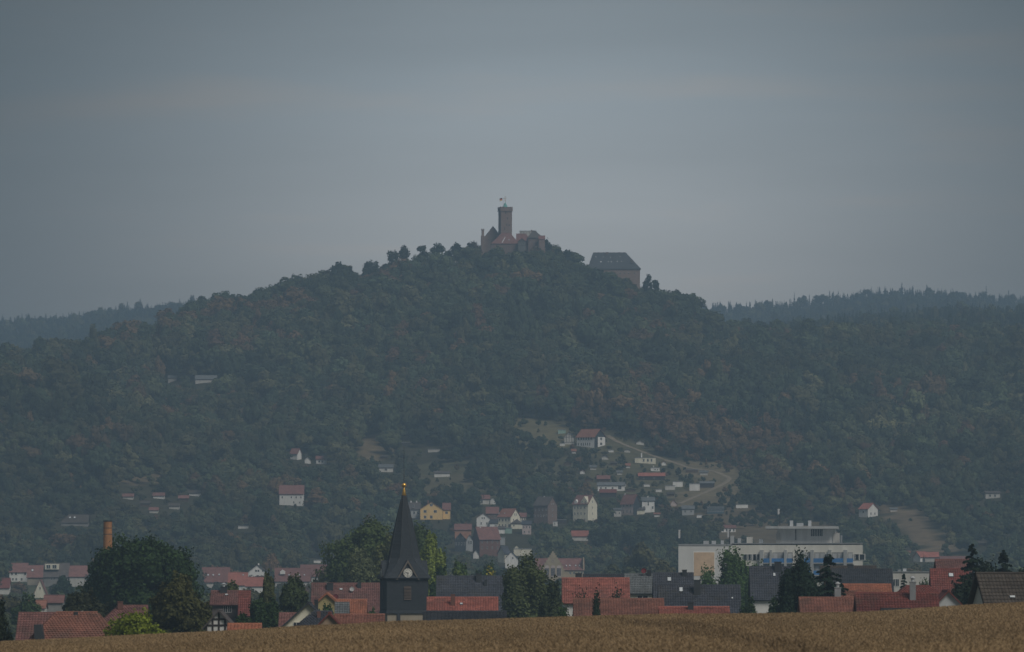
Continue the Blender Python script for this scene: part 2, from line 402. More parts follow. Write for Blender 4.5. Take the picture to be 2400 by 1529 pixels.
# ------------------------------------------------------------------ house builder
RECTS = []          # what the buildings cover, so that no tree is planted over them: (u0, u1, vtop, vbase, Y)
FOOT = []           # footprints (x, Y, radius)
def tiles_on(P0, a, b, S, lim, tw, th, m, parent, seed):
    """courses of single tiles on a slope. P0 eave origin, a unit along the eave, b unit up the slope, lim(t) -> (s0, s1) span at height t"""
    r = np.random.default_rng(seed)
    P0, a, b = Vector(P0), Vector(a), Vector(b)
    n = a.cross(b); n = n if n.z > 0 else -n
    V, Fc, va = [], [], []
    nr = max(1, int(round(S / th))); th = S / nr
    prof = [(0.0, 0.01), (0.28, 0.055), (0.62, 0.05), (1.0, 0.012)]
    for i in range(nr):
        s0, s1 = lim((i + 0.5) * th)
        nc = max(1, int(round((s1 - s0) / tw))); w = (s1 - s0) / nc
        for j in range(nc):
            v = r.random(); o = len(V); lift = 0.012 * r.random()
            for k, (fx, hz) in enumerate(prof):
                base = P0 + a * (s0 + (j + fx * 0.97) * w)
                V.append(base + b * (i * th - 0.03) + n * (hz + 0.05 + lift))
                V.append(base + b * ((i + 1) * th) + n * (hz + 0.005))
                V.append(base + b * (i * th - 0.03) + n * 0.0)
                va += [v, v, v]
            for k in range(3):
                A = o + 3 * k
                Fc.append((A, A + 3, A + 4, A + 1)); Fc.append((A + 2, A + 5, A + 3, A))
    me = mesh_of("roof_tiles", V, Fc, m)
    at = me.attributes.new("var", 'FLOAT', 'POINT'); at.data.foreach_set("value", np.array(va, np.float32))
    o = bpy.data.objects.new("roof_tiles", me); link(o, parent); o["kind"] = "stuff"
    return o
def roof(root, L, W, h, rh, ax, key, ov=0.35, hip=(0, 0), tile=None, th=0.13, seed=1, oe=None, hiph=None):
    """gabled or hipped roof; ax 'x': ridge along x"""
    oe = ov if oe is None else oe
    sw = (lambda a, b, z: (a, b, z)) if ax == 'x' else (lambda a, b, z: (b, a, z))
    k = rh / (W / 2); ze = h - ov * k; zr = h + rh
    e0, e1 = -L / 2 - oe, L / 2 + oe
    r0 = -L / 2 + hip[0] if hip[0] else e0
    r1 = L / 2 - hip[1] if hip[1] else e1
    m = MB()
    for sg in (-1, 1):
        m.slab([sw(e0, sg * (W / 2 + ov), ze), sw(e1, sg * (W / 2 + ov), ze), sw(r1, 0, zr), sw(r0, 0, zr)], th)
    if hip[0]: m.slab([sw(e0, -W / 2 - ov, ze), sw(e0, W / 2 + ov, ze), sw(r0, 0, zr)], th)
    if hip[1]: m.slab([sw(e1, -W / 2 - ov, ze), sw(e1, W / 2 + ov, ze), sw(r1, 0, zr)], th)
    ro = m.build("roof", "roof_" + key, root)
    # ridge cap
    rc = MB(); p0, p1 = Vector(sw(r0, 0, zr + th * 1.1)), Vector(sw(r1, 0, zr + th * 1.1))
    rc.tube([p0, p1], [0.13, 0.13], 6); rc.build("ridge_cap", "roof_" + key, ro)
    if tile:
        tw, tl = tile
        sides = (-1,) if ax == 'x' else (-1, 1)
        for sg in sides:
            up = Vector(sw(0, -sg * (W / 2 + ov), zr - ze)); S = up.length; up.normalize()
            nrm = Vector(sw(0, sg * (zr - ze), W / 2 + ov)).normalized()
            P0 = Vector(sw(e0, sg * (W / 2 + ov), ze)) + nrm * (th + 0.005)
            lim = lambda t, S=S: ((r0 - e0) * t / S, (e1 - e0) - (e1 - r1) * t / S)
            tiles_on(P0, sw(1, 0, 0), up, S, lim, tw, tl, "tile_" + key, ro, seed + sg)
        for q, (hp, e, r, sgn) in enumerate(((hip[0], e0, r0, -1), (hip[1], e1, r1, 1))):
            if not hp: continue
            up = Vector(sw(r - e, 0, zr - ze)); S = up.length; up.normalize()
            nrm = Vector(sw(sgn * (zr - ze), 0, abs(r - e))).normalized()
            P0 = Vector(sw(e, -W / 2 - ov, ze)) + nrm * (th + 0.005)
            lim = lambda t, S=S: ((W / 2 + ov) * t / S, (W + 2 * ov) - (W / 2 + ov) * t / S)
            tiles_on(P0, sw(0, 1, 0), up, S, lim, tw, tl, "tile_" + key, ro, seed + 5 + q)
    return ro
_hs = [0]
def house(name, label, u0, u1, vr, ve, vb=None, Y=None, ridge='x', uc=None, rz=0.0, d=9.0, wall='white', rf='red', hip=(0, 0), tile=None,
          ov=0.35, chim=(), wins=(), sky=(), cat='house', group=None, timber=None, base=None, oe=None):
    _hs[0] += 1
    if Y is None: Y = hit((u0 + u1) / 2, vb)
    s = Y / F; th = math.radians(rz)
    if uc is None:
        w = (u1 - u0) * s; c = Vector((px((u0 + u1) / 2, Y), Y)); off = Vector((0, -d / 2))
    elif rz < 0:
        w = (uc - u0) * s / math.cos(th); d = (u1 - uc) * s / math.sin(-th); c = Vector((px(uc, Y), Y)); off = Vector((w / 2, -d / 2))
    else:
        w = (u1 - uc) * s / math.cos(th); d = (uc - u0) * s / math.sin(th); c = Vector((px(uc, Y), Y)); off = Vector((-w / 2, -d / 2))
    R = Matrix.Rotation(th, 2)
    c = c - R @ off
    cs = [c + R @ Vector((sx_ * w / 2, sy_ * d / 2)) for sx_ in (-1, 1) for sy_ in (-1, 1)]
    zg = min(float(tz(p.x, p.y)) for p in cs) - 0.2
    h = pz(ve, Y) - zg; rh = max((ve - vr) * s, 0.05)
    h = max(h, 1.2)
    root = thing(name, label, cat, (c.x, c.y, zg), th, group)
    FOOT.append((c.x, c.y, 0.5 * math.hypot(w, d) + 1.5))
    RECTS.append((min(u0, u1), max(u0, u1), vr, (ve + 4 if Y > 2000 and Y < 3900 else VH - zg / s) if vb is None else vb, Y))
    m = MB()
    if rf is None:
        m.box(-w / 2, w / 2, -d / 2, d / 2, 0, h)
    elif ridge == 'x':
        if hip[0] or hip[1]: m.box(-w / 2, w / 2, -d / 2, d / 2, 0, h)
        else:
            V = [(x, y, z) for x in (-w / 2, w / 2) for (y, z) in ((-d / 2, 0), (d / 2, 0), (d / 2, h), (0, h + rh), (-d / 2, h))]
            Fc = [(0, 1, 2, 3, 4), (5, 9, 8, 7, 6)] + [(k, 5 + k, 5 + (k + 1) % 5, (k + 1) % 5) for k in range(5)]
            m.add(V, Fc)
    else:
        m.prism([(-w / 2, 0), (w / 2, 0), (w / 2, h), (0, h + rh), (-w / 2, h)], -d / 2, d / 2)
    m.build("wall", wall, root)
    ro = None
    if rf is not None:
        if ridge == 'x': ro = roof(root, w, d, h, rh, 'x', rf, ov, hip, tile, seed=_hs[0] * 13, oe=oe)
        else: ro = roof(root, d, w, h, rh, 'y', rf, ov, hip, tile, seed=_hs[0] * 13, oe=oe)
    else:
        MB().box(-w / 2 - .15, w / 2 + .15, -d / 2 - .15, d / 2 + .15, h, h + .22).build("parapet", "metal_grey", root)
    if base:
        MB().box(-w / 2 - .04, w / 2 + .04, -d / 2 - .04, d / 2 + .04, 0, base[0]).build("plinth", base[1], root)
    if timber:      # half-timbering bars on the front gable
        t = MB(); y0 = -d / 2 - 0.05; y1 = -d / 2 + 0.05
        for x in np.linspace(-w / 2, w / 2, 5):
            zt = h + rh * (1 - abs(x) / (w / 2)); t.box(x - .09, x + .09, y0, y1, max(0, h - 2.6), max(zt, h))
        for z in (h - 2.5, h, h + rh * 0.45):
            hw = w / 2 * (1 if z <= h else 1 - (z - h) / rh); t.box(-hw, hw, y0 - .004, y1, z - .09, z + .09)
        t.build("timber_frame", timber, root)
    for e in wins:
        face, cols, rows, wp, hp = e[:5]
        fr = [(k + 0.5) / cols for k in range(cols)] if isinstance(cols, int) else cols
        for v in rows:
            z = pz(v, Y) - zg
            for f in fr:
                if face == 'F': window(root, (f - .5) * w, -d / 2 - .01, z, wp * s, hp * s)
                elif face == 'R': window(root, w / 2 + .01, (f - .5) * d, z, wp * s, hp * s, math.pi / 2)
                else: window(root, -w / 2 - .01, (.5 - f) * d, z, wp * s, hp * s, -math.pi / 2)
    for ch in chim:
        u, vt, wp, mk = ch[:4]; fy = ch[4] if len(ch) > 4 else 0.0; cap = ch[5] if len(ch) > 5 else None
        cx = (px(u, Y) - c.x) / math.cos(th); cw = wp * s / 2
        cy = -fy * (d / 2) if ridge == 'x' else 0.0
        if ridge == 'x': zb = h + rh * (1 - fy) - 0.5
        else: zb = h + rh * max(0.0, 1 - abs(cx) / (w / 2)) - 0.5
        zt = pz(vt, Y) - zg
        mbc = MB().box(cx - cw, cx + cw, cy - cw * .9, cy + cw * .9, min(zb, zt - .3), zt).box(cx - cw * 1.12, cx + cw * 1.12, cy - cw, cy + cw, zt, zt + .1)
        co = mbc.build("chimney", mk, root)
        if cap: MB().lathe([(.16, 0), (.16, .3), (.28, .34), (.28, .42), (.05, .55)], 8, (cx, cy, zt + .1)).build("chimney_cap", cap, co)
    for (u, v, wp, hp) in sky:
        cx = (px(u, Y) - c.x) / math.cos(th); z = pz(v, Y) - zg
        t = min(max((z - h) / rh, 0.02), 0.98); cy = -(1 - t) * d / 2
        ang = math.atan2(rh, d / 2)
        o = bpy.data.objects.new("skylight", ME_SKYL); link(o, ro)
        o.location = (cx, cy - .16 * math.sin(ang), z + .16 * math.cos(ang)); o.rotation_euler = (ang, 0, 0); o.scale = (wp * s, hp * s / math.sin(ang), 1)
        p = bpy.data.objects.new("pane", ME_SKYP); link(p, o)
        p.parent = ro; p.location = o.location; p.rotation_euler = o.rotation_euler; p.scale = o.scale
    root["Y"] = Y; root["s"] = s
    house.last = (root, c, w, d, h, rh, zg, Y, s, ro)
    return root
def dish(root_house, u, v, r_px, mk, pole_px):
    """satellite dish on a mast, facing the viewer's side; a part of its house"""
    root, c, w, d, h, rh, zg, Y, s, ro = root_house
    x = px(u, Y) - c.x; z = pz(v, Y) - zg; r = r_px * s
    t = min(max((z - pole_px * s - h) / rh, 0), 1); y = -(1 - t) * d / 2
    prof = [(0.02, 0.0), (r * .5, r * .06), (r * .85, r * .17), (r, r * .26), (r * 1.02, r * .26), (r * .5, r * .02), (0.02, -.05)]
    m = MB().lathe(prof, 16)
    rot = Matrix.Rotation(math.radians(78), 3, 'X') @ Matrix.Identity(3)
    m.V = [tuple(rot @ Vector(p) + Vector((x, y - .25, z))) for p in m.V]
    do = m.build("satellite_dish", mk, root, smooth_sh=True)
    MB().tube([(x, y - .1, z - pole_px * s - .3), (x, y - .1, z)], [.04, .04], 6).tube([(x, y - .25, z - r * .5), (x, y - .25 - r * .8, z)], [.025, .02], 5).build("mast", "metal_grey", do)

# ------------------------------------------------------------------ trees
def leaves_mesh(name, cent, nrm, size, var, r, core=None):
    """leaf clumps: bent quads at cent facing nrm; core: list of (centre, radii) lumps that fill the inside"""
    n = len(cent)
    t = np.cross(nrm, r.normal(size=(n, 3))); t /= np.linalg.norm(t, axis=1)[:, None] + 1e-9
    b = np.cross(nrm, t)
    sz = size[:, None]
    P = np.stack([cent - t * sz - b * sz * .35, cent + b * sz * .8 + nrm * sz * .25 - t * sz * .1, cent + t * sz + b * sz * .2 - nrm * sz * .2, cent - b * sz * .85 - nrm * sz * .1 + t * sz * .15], 1).reshape(-1, 3)
    Fa = np.arange(4 * n).reshape(n, 4)
    V = P; loops = Fa.ravel(); starts = np.arange(n) * 4; totals = np.full(n, 4)
    vv = np.repeat(var, 4)
    if core:
        ico = ICO
        for c, rad in core:
            q = ico[0] * rad * (0.85 + 0.3 * r.random((len(ico[0]), 1))) + c
            o = len(V); V = np.vstack([V, q]); f = ico[1] + o
            starts = np.concatenate([starts, len(loops) + np.arange(len(f)) * 3]); totals = np.concatenate([totals, np.full(len(f), 3)])
            loops = np.concatenate([loops, f.ravel()])
            vv = np.concatenate([vv, np.full(len(q), 0.5)])
    me = bpy.data.meshes.new(name)
    me.vertices.add(len(V)); me.vertices.foreach_set("co", V.astype(np.float32).ravel())
    me.loops.add(len(loops)); me.loops.foreach_set("vertex_index", loops.astype(np.int32))
    me.polygons.add(len(starts)); me.polygons.foreach_set("loop_start", starts.astype(np.int32)); me.polygons.foreach_set("loop_total", totals.astype(np.int32))
    me.update(calc_edges=True)
    at = me.attributes.new("leaf", 'FLOAT', 'POINT'); at.data.foreach_set("value", vv.astype(np.float32))
    me.materials.append(MATS["foliage"])
    return me
def _ico():
    import bmesh
    bm = bmesh.new(); bmesh.ops.create_icosphere(bm, subdivisions=1, radius=1)
    bm.verts.ensure_lookup_table()
    V = np.array([v.co[:] for v in bm.verts]); Fc = np.array([[v.index for v in f.verts] for f in bm.faces]); bm.free()
    return V, Fc
ICO = _ico()
def crown_broad(name, rx, ry, z0, z1, n, leaf, r, lobes=11, core=True, wild=0.25, jit=.55, big=1.0, cf=.80, vs=.22):
    """broadleaf crown between heights z0 and z1: clumps of leaves round a set of boughs"""
    cz, rz_ = (z0 + z1) / 2, (z1 - z0) / 2
    L, Rr = [], []
    for k in range(lobes):
        if k == 0: p = np.array([0, 0, 0.45])
        else:
            a = 2 * math.pi * (k * 0.618) + r.uniform(-.4, .4); e = r.uniform(-.75, .8)
            q = math.sqrt(max(0, 1 - e * e)) * r.uniform(.5, .72); p = np.array([q * math.cos(a), q * math.sin(a), e * 0.66])
        L.append(p); Rr.append(r.uniform(.26, .45) * big)
    L, Rr = np.array(L), np.array(Rr)
    k = r.choice(len(L), n, p=Rr ** 2 / (Rr ** 2).sum())
    d = r.normal(size=(n, 3)); d /= np.linalg.norm(d, axis=1)[:, None]
    d[:, 2] = np.where(d[:, 2] < -.35, -d[:, 2], d[:, 2])
    lump = 1 + 0.22 * np.sin(d[:, 0] * 5 + k) * np.sin(d[:, 1] * 5 + 2 * k) + 0.15 * np.sin(d[:, 2] * 9 + k)
    rr = Rr[k] * lump * (1 + wild * (r.random(n) ** 2.5) - 0.12 * r.random(n))
    P = L[k] + d * rr[:, None]
    # drop the clumps buried in other boughs
    dist = np.linalg.norm(P[:, None, :] - L[None], axis=2) / Rr[None]
    dist[np.arange(n), k] = 9
    keep = dist.min(1) > 0.72
    P, d = P[keep], d[keep]
    sc = np.array([rx, ry, rz_]); C = P * sc + [0, 0, cz]
    nrm = d / sc * sc.mean() + r.normal(size=d.shape) * jit; nrm /= np.linalg.norm(nrm, axis=1)[:, None]
    var = np.clip(0.5 + vs * r.normal(size=len(C)), 0.05, 1)
    size = leaf * r.uniform(.6, 1.35, len(C))
    co = [(l * sc + [0, 0, cz], rad * sc * cf) for l, rad in zip(L, Rr)] if core else None
    return leaves_mesh(name, C, nrm, size, var, r, co)
def crown_conifer(name, rad, z0, z1, n, leaf, r, tiers=9, core=True, droop=0.25, ragged=0.35):
    """whorls of boughs round a straight stem, narrowing to a tip"""
    nb = tiers * 7
    t = np.sort(r.random(nb) ** 0.8); ang = r.random(nb) * 2 * math.pi
    Lb = rad * (1 - t) ** 0.85 * (1 + ragged * (r.random(nb) - .5) * 2) + 0.04 * rad
    k = r.choice(nb, n, p=(Lb + .1 * rad) / (Lb + .1 * rad).sum())
    q = r.random(n) ** 0.6
    rr = Lb[k] * q
    a = ang[k] + r.normal(size=n) * 0.22 * (1.1 - q)
    H = z1 - z0
    z = z0 + t[k] * H - droop * rr + 0.15 * r.normal(size=n) * leaf
    C = np.stack([rr * np.cos(a), rr * np.sin(a), z], 1)
    nrm = np.stack([np.cos(a) * .6, np.sin(a) * .6, np.full(n, .8)], 1) + r.normal(size=(n, 3)) * .45
    nrm /= np.linalg.norm(nrm, axis=1)[:, None]
    var = np.clip(0.5 + 0.22 * r.normal(size=n), 0.05, 1)
    co = None
    if core: co = [(np.array([0, 0, z0 + H * f]), np.array([rad * (1 - f) * .42, rad * (1 - f) * .42, H * .10])) for f in (.08, .2, .32, .44, .56, .68, .8)]
    return leaves_mesh(name, C, nrm, leaf * r.uniform(.6, 1.4, n), var, r, co)
def trunk_mesh(name, h, r0, r, limbs=5, spread=1.0):
    m = MB(); bx, by = r.normal(size=2) * 0.03 * h
    m.tube([(0, 0, -.6), (bx * .3, by * .3, h * .3), (bx, by, h * .62), (bx * 1.2, by * 1.2, h * .9)], [r0 * 1.25, r0 * .8, r0 * .5, r0 * .12], 7)
    for k in range(limbs):
        a = 2 * math.pi * k / limbs + r.uniform(-.4, .4); z = h * r.uniform(.3, .55); q = spread * r.uniform(.4, .65)
        m.tube([(bx * .4, by * .4, z), (q * .5 * math.cos(a), q * .5 * math.sin(a), z + h * .12), (q * math.cos(a), q * math.sin(a), z + h * .3)], [r0 * .4, r0 * .27, r0 * .07], 5)
    return mesh_of(name, m.V, m.F, "bark")
def put_tree(name, label, cat, loc, me_crown, me_trunk, tint, scale=(1, 1, 1), rz=0.0, group=None):
    o = thing(name, label, cat, loc, rz, group); o.scale = scale
    t = bpy.data.objects.new("trunk", me_trunk); link(t, o)
    c = bpy.data.objects.new("crown", me_crown); link(c, o); c["tint"] = tint
    return o
def tree(name, label, u0, u1, vt, Y, tint, kind='broad', leaf=0.33, n=5000, vbase=None, cb=None, lobes=12, group=None, cat='tree', wild=.25, seed=None):
    """a single tree seen from column u0 to u1 with its top at row vt, standing at distance Y; cb: height share where the crown starts"""
    r = np.random.default_rng(int(u0 * 7 + vt) if seed is None else seed)
    if Y < 2000: tint = tuple(c * 1.4 for c in tint); leaf *= .6; n = int(n * 2.3)
    s = Y / F; x = px((u0 + u1) / 2, Y); zg = float(tz(x, Y)); H = pz(vt, Y) - zg; R = (u1 - u0) * s / 2
    if kind == 'broad':
        z0 = H * (0.22 if cb is None else cb)
        me = crown_broad("crown", R * .95, R * .95, z0, H * .97, n, leaf, r, lobes, wild=wild, cf=.62)
        tm = trunk_mesh("trunk", H * .85, max(.12, R * .07), r, 6, R)
    else:
        z0 = H * (0.1 if cb is None else cb)
        R = min(R / max(.12, 1 - (pz(1436 if vbase is None else vbase, Y) - zg) / H), H * .42)
        me = crown_conifer("crown", R, z0, H, n, leaf, r, tiers=lobes * 2, core=False)
        tm = trunk_mesh("trunk", H * .95, max(.1, R * .08), r, 0)
    return put_tree(name, label, cat, (x, Y, zg), me, tm, tint, group=group)

# ------------------------------------------------------------------ the ground: one sheet from behind the camera to beyond the last ridge
def inpoly(u, v, P):
    P = np.array(P, float); ins = np.zeros(np.shape(u), bool)
    for i in range(len(P)):
        a, b = P[i], P[(i + 1) % len(P)]
        c = ((a[1] > v) != (b[1] > v)) & (u < (b[0] - a[0]) * (v - a[1]) / (b[1] - a[1] + 1e-9) + a[0])
        ins ^= c
    return ins
MEADOW = [  # dry meadows and gardens on the hillside (photo rows and columns of their outlines), with their colours
    ([(1176, 976), (1335, 990), (1368, 1010), (1335, 1050), (1215, 1056), (1185, 1020)], (.16, .14, .075)),
    ([(1560, 1078), (1690, 1086), (1760, 1100), (1800, 1128), (1745, 1160), (1700, 1185), (1580, 1192), (1560, 1165), (1640, 1140), (1600, 1105)], (.175, .142, .085)),
    ([(1360, 1030), (1430, 1010), (1560, 1075), (1600, 1105), (1640, 1140), (1560, 1165), (1440, 1160), (1380, 1150), (1390, 1080)], (.11, .10, .055)),
    ([(845, 1020), (900, 1020), (910, 1060), (880, 1092), (845, 1085)], (.17, .13, .075)),
    ([(930, 1115), (1110, 1105), (1120, 1150), (1060, 1172), (950, 1175)], (.12, .105, .06)),
    ([(270, 1098), (370, 1105), (400, 1130), (300, 1140)], (.15, .115, .07)),
    ([(1640, 1190), (1760, 1180), (1800, 1200), (1960, 1230), (2020, 1300), (1800, 1300), (1640, 1260)], (.135, .105, .065)),
    ([(2070, 1180), (2160, 1200), (2240, 1290), (2170, 1295), (2090, 1225)], (.17, .13, .085)),
    ([(1870, 1270), (1960, 1235), (2000, 1300), (1880, 1300)], (.20, .13, .085)),
    ([(955, 1088), (1120, 1082), (1130, 1112), (960, 1118)], (.095, .092, .052)),
    ([(1225, 1085), (1345, 1070), (1360, 1160), (1240, 1165)], (.10, .095, .055)),
    ([(1070, 1150), (1250, 1150), (1250, 1185), (1070, 1180)], (.095, .092, .052)),
    ([(1300, 1160), (1340, 1160), (1350, 1180), (1300, 1180)], (.18, .15, .08)),
]
xs = np.concatenate([[-2500, -2000, -1600, -1200, -900, -760], np.arange(-660, 661, 5.5), [760, 900, 1200, 1600, 2000, 2500]])
ys = np.concatenate([np.arange(-300, 100, 50.0), np.arange(100, 470, 5.0), np.arange(470, 1100, 30.0), np.arange(1100, 2600, 25.0), np.arange(2600, 3520, 6.0), np.arange(3520, 4400, 12.0), np.arange(4400, 11331, 45.0)])
GX, GY = np.meshgrid(xs, ys)
GZ = tz(GX, GY)
nx, ny = len(xs), len(ys)
idx = np.arange(nx * ny).reshape(ny, nx)
quads = np.stack([idx[:-1, :-1], idx[:-1, 1:], idx[1:, 1:], idx[1:, :-1]], -1).reshape(-1, 4)
me = bpy.data.meshes.new("ground")
me.vertices.add(nx * ny); me.vertices.foreach_set("co", np.stack([GX, GY, GZ], -1).astype(np.float32).ravel())
me.loops.add(quads.size); me.loops.foreach_set("vertex_index", quads.astype(np.int32).ravel())
me.polygons.add(len(quads)); me.polygons.foreach_set("loop_start", np.arange(len(quads), dtype=np.int32) * 4)
me.polygons.foreach_set("loop_total", np.full(len(quads), 4, np.int32))
me.update(calc_edges=True)
me.polygons.foreach_set("use_smooth", np.ones(len(quads), bool))
gc = np.empty((ny, nx, 4)); gc[..., 3] = 1
gc[..., :3] = (.055, .052, .03)                                   # woodland floor
gc[(GY > 420) & (GY < 2750), :3] = (.075, .08, .04)               # gardens and rough grass in the town
gc[GY <= 420, :3] = (.17, .115, .06)                              # field soil under the wheat
GU = UC + GX * F / np.maximum(GY, 1); GV = VH - GZ * F / np.maximum(GY, 1)
for P, c in MEADOW:
    k = inpoly(GU + 14 * fbm(GX / 14.0, GY / 20.0, 2), GV + 6 * fbm(GX / 11.0 + 5, GY / 17.0, 2), P) & (GY > 2300) & (GY < 3600)
    gc[k, :3] = c
ca = me.color_attributes.new("gcol", 'FLOAT_COLOR', 'POINT'); ca.data.foreach_set("color", gc.astype(np.float32).ravel())
gm = bpy.data.materials.new("ground"); gm.use_nodes = True
n, l = gm.node_tree.nodes, gm.node_tree.links
b = n["Principled BSDF"]; b.inputs["Roughness"].default_value = 0.95; b.inputs["Specular IOR Level"].default_value = 0.1
at = n.new("ShaderNodeAttribute"); at.attribute_name = "gcol"
geo = n.new("ShaderNodeNewGeometry")
no = n.new("ShaderNodeTexNoise"); no.inputs["Scale"].default_value = 0.12; no.inputs["Detail"].default_value = 8; no.inputs["Roughness"].default_value = 0.7
l.new(geo.outputs["Position"], no.inputs["Vector"])
mr = n.new("ShaderNodeMapRange"); mr.inputs["From Min"].default_value = .28; mr.inputs["From Max"].default_value = .72
mr.inputs["To Min"].default_value = .55; mr.inputs["To Max"].default_value = 1.35
l.new(no.outputs["Fac"], mr.inputs["Value"])
vm = n.new("ShaderNodeVectorMath"); vm.operation = 'SCALE'
l.new(at.outputs["Color"], vm.inputs[0]); l.new(mr.outputs[0], vm.inputs["Scale"]); l.new(vm.outputs[0], b.inputs["Base Color"])
me.materials.append(gm)
ground = link(bpy.data.objects.new("ground", me))
tag(ground, "rolling ground from the wheat field across the valley to the hills", kind="structure")

# dirt track that loops up through the gardens
def strip(name, label, pts, width, m, lift=0.25):
    Pw = []
    for u, v in pts:
        Y = hit(u, v); Pw.append(Vector((px(u, Y), Y)))
    fine = []
    for i in range(len(Pw) - 1):
        a, bb_ = Pw[max(i - 1, 0)], Pw[min(i + 2, len(Pw) - 1)]
        for t in np.linspace(0, 1, 14, endpoint=False):
            p0, p1, p2, p3 = a, Pw[i], Pw[i + 1], bb_
            fine.append(0.5 * ((2 * p1) + (p2 - p0) * t + (2 * p0 - 5 * p1 + 4 * p2 - p3) * t * t + (3 * p1 - p0 - 3 * p2 + p3) * t ** 3))
    fine.append(Pw[-1]); V, Fc = [], []
    for i, p in enumerate(fine):
        d = (fine[min(i + 1, len(fine) - 1)] - fine[max(i - 1, 0)]).normalized(); q = Vector((-d.y, d.x))
        wv = width * (1 + .15 * math.sin(i * .9))
        for k in (-1, -.33, .33, 1):
            c = p + q * k * wv / 2; V.append((c.x, c.y, float(tz(c.x, c.y)) + (lift if abs(k) < 1 else lift * .4)))
    for i in range(len(fine) - 1):
        for k in range(3): Fc.append((i * 4 + k, i * 4 + k + 1, i * 4 + k + 5, i * 4 + k + 4))
    return tag(obj(name, V, Fc, m), label, kind="structure"), fine
_, TRACK = strip("path", "pale dirt track looping up between the hillside gardens", [(1592, 1182), (1625, 1167), (1660, 1152), (1690, 1138), (1707, 1126), (1704, 1119), (1670, 1106), (1620, 1098), (1575, 1084), (1510, 1062), (1450, 1038), (1425, 1022)], 2.5, "track")

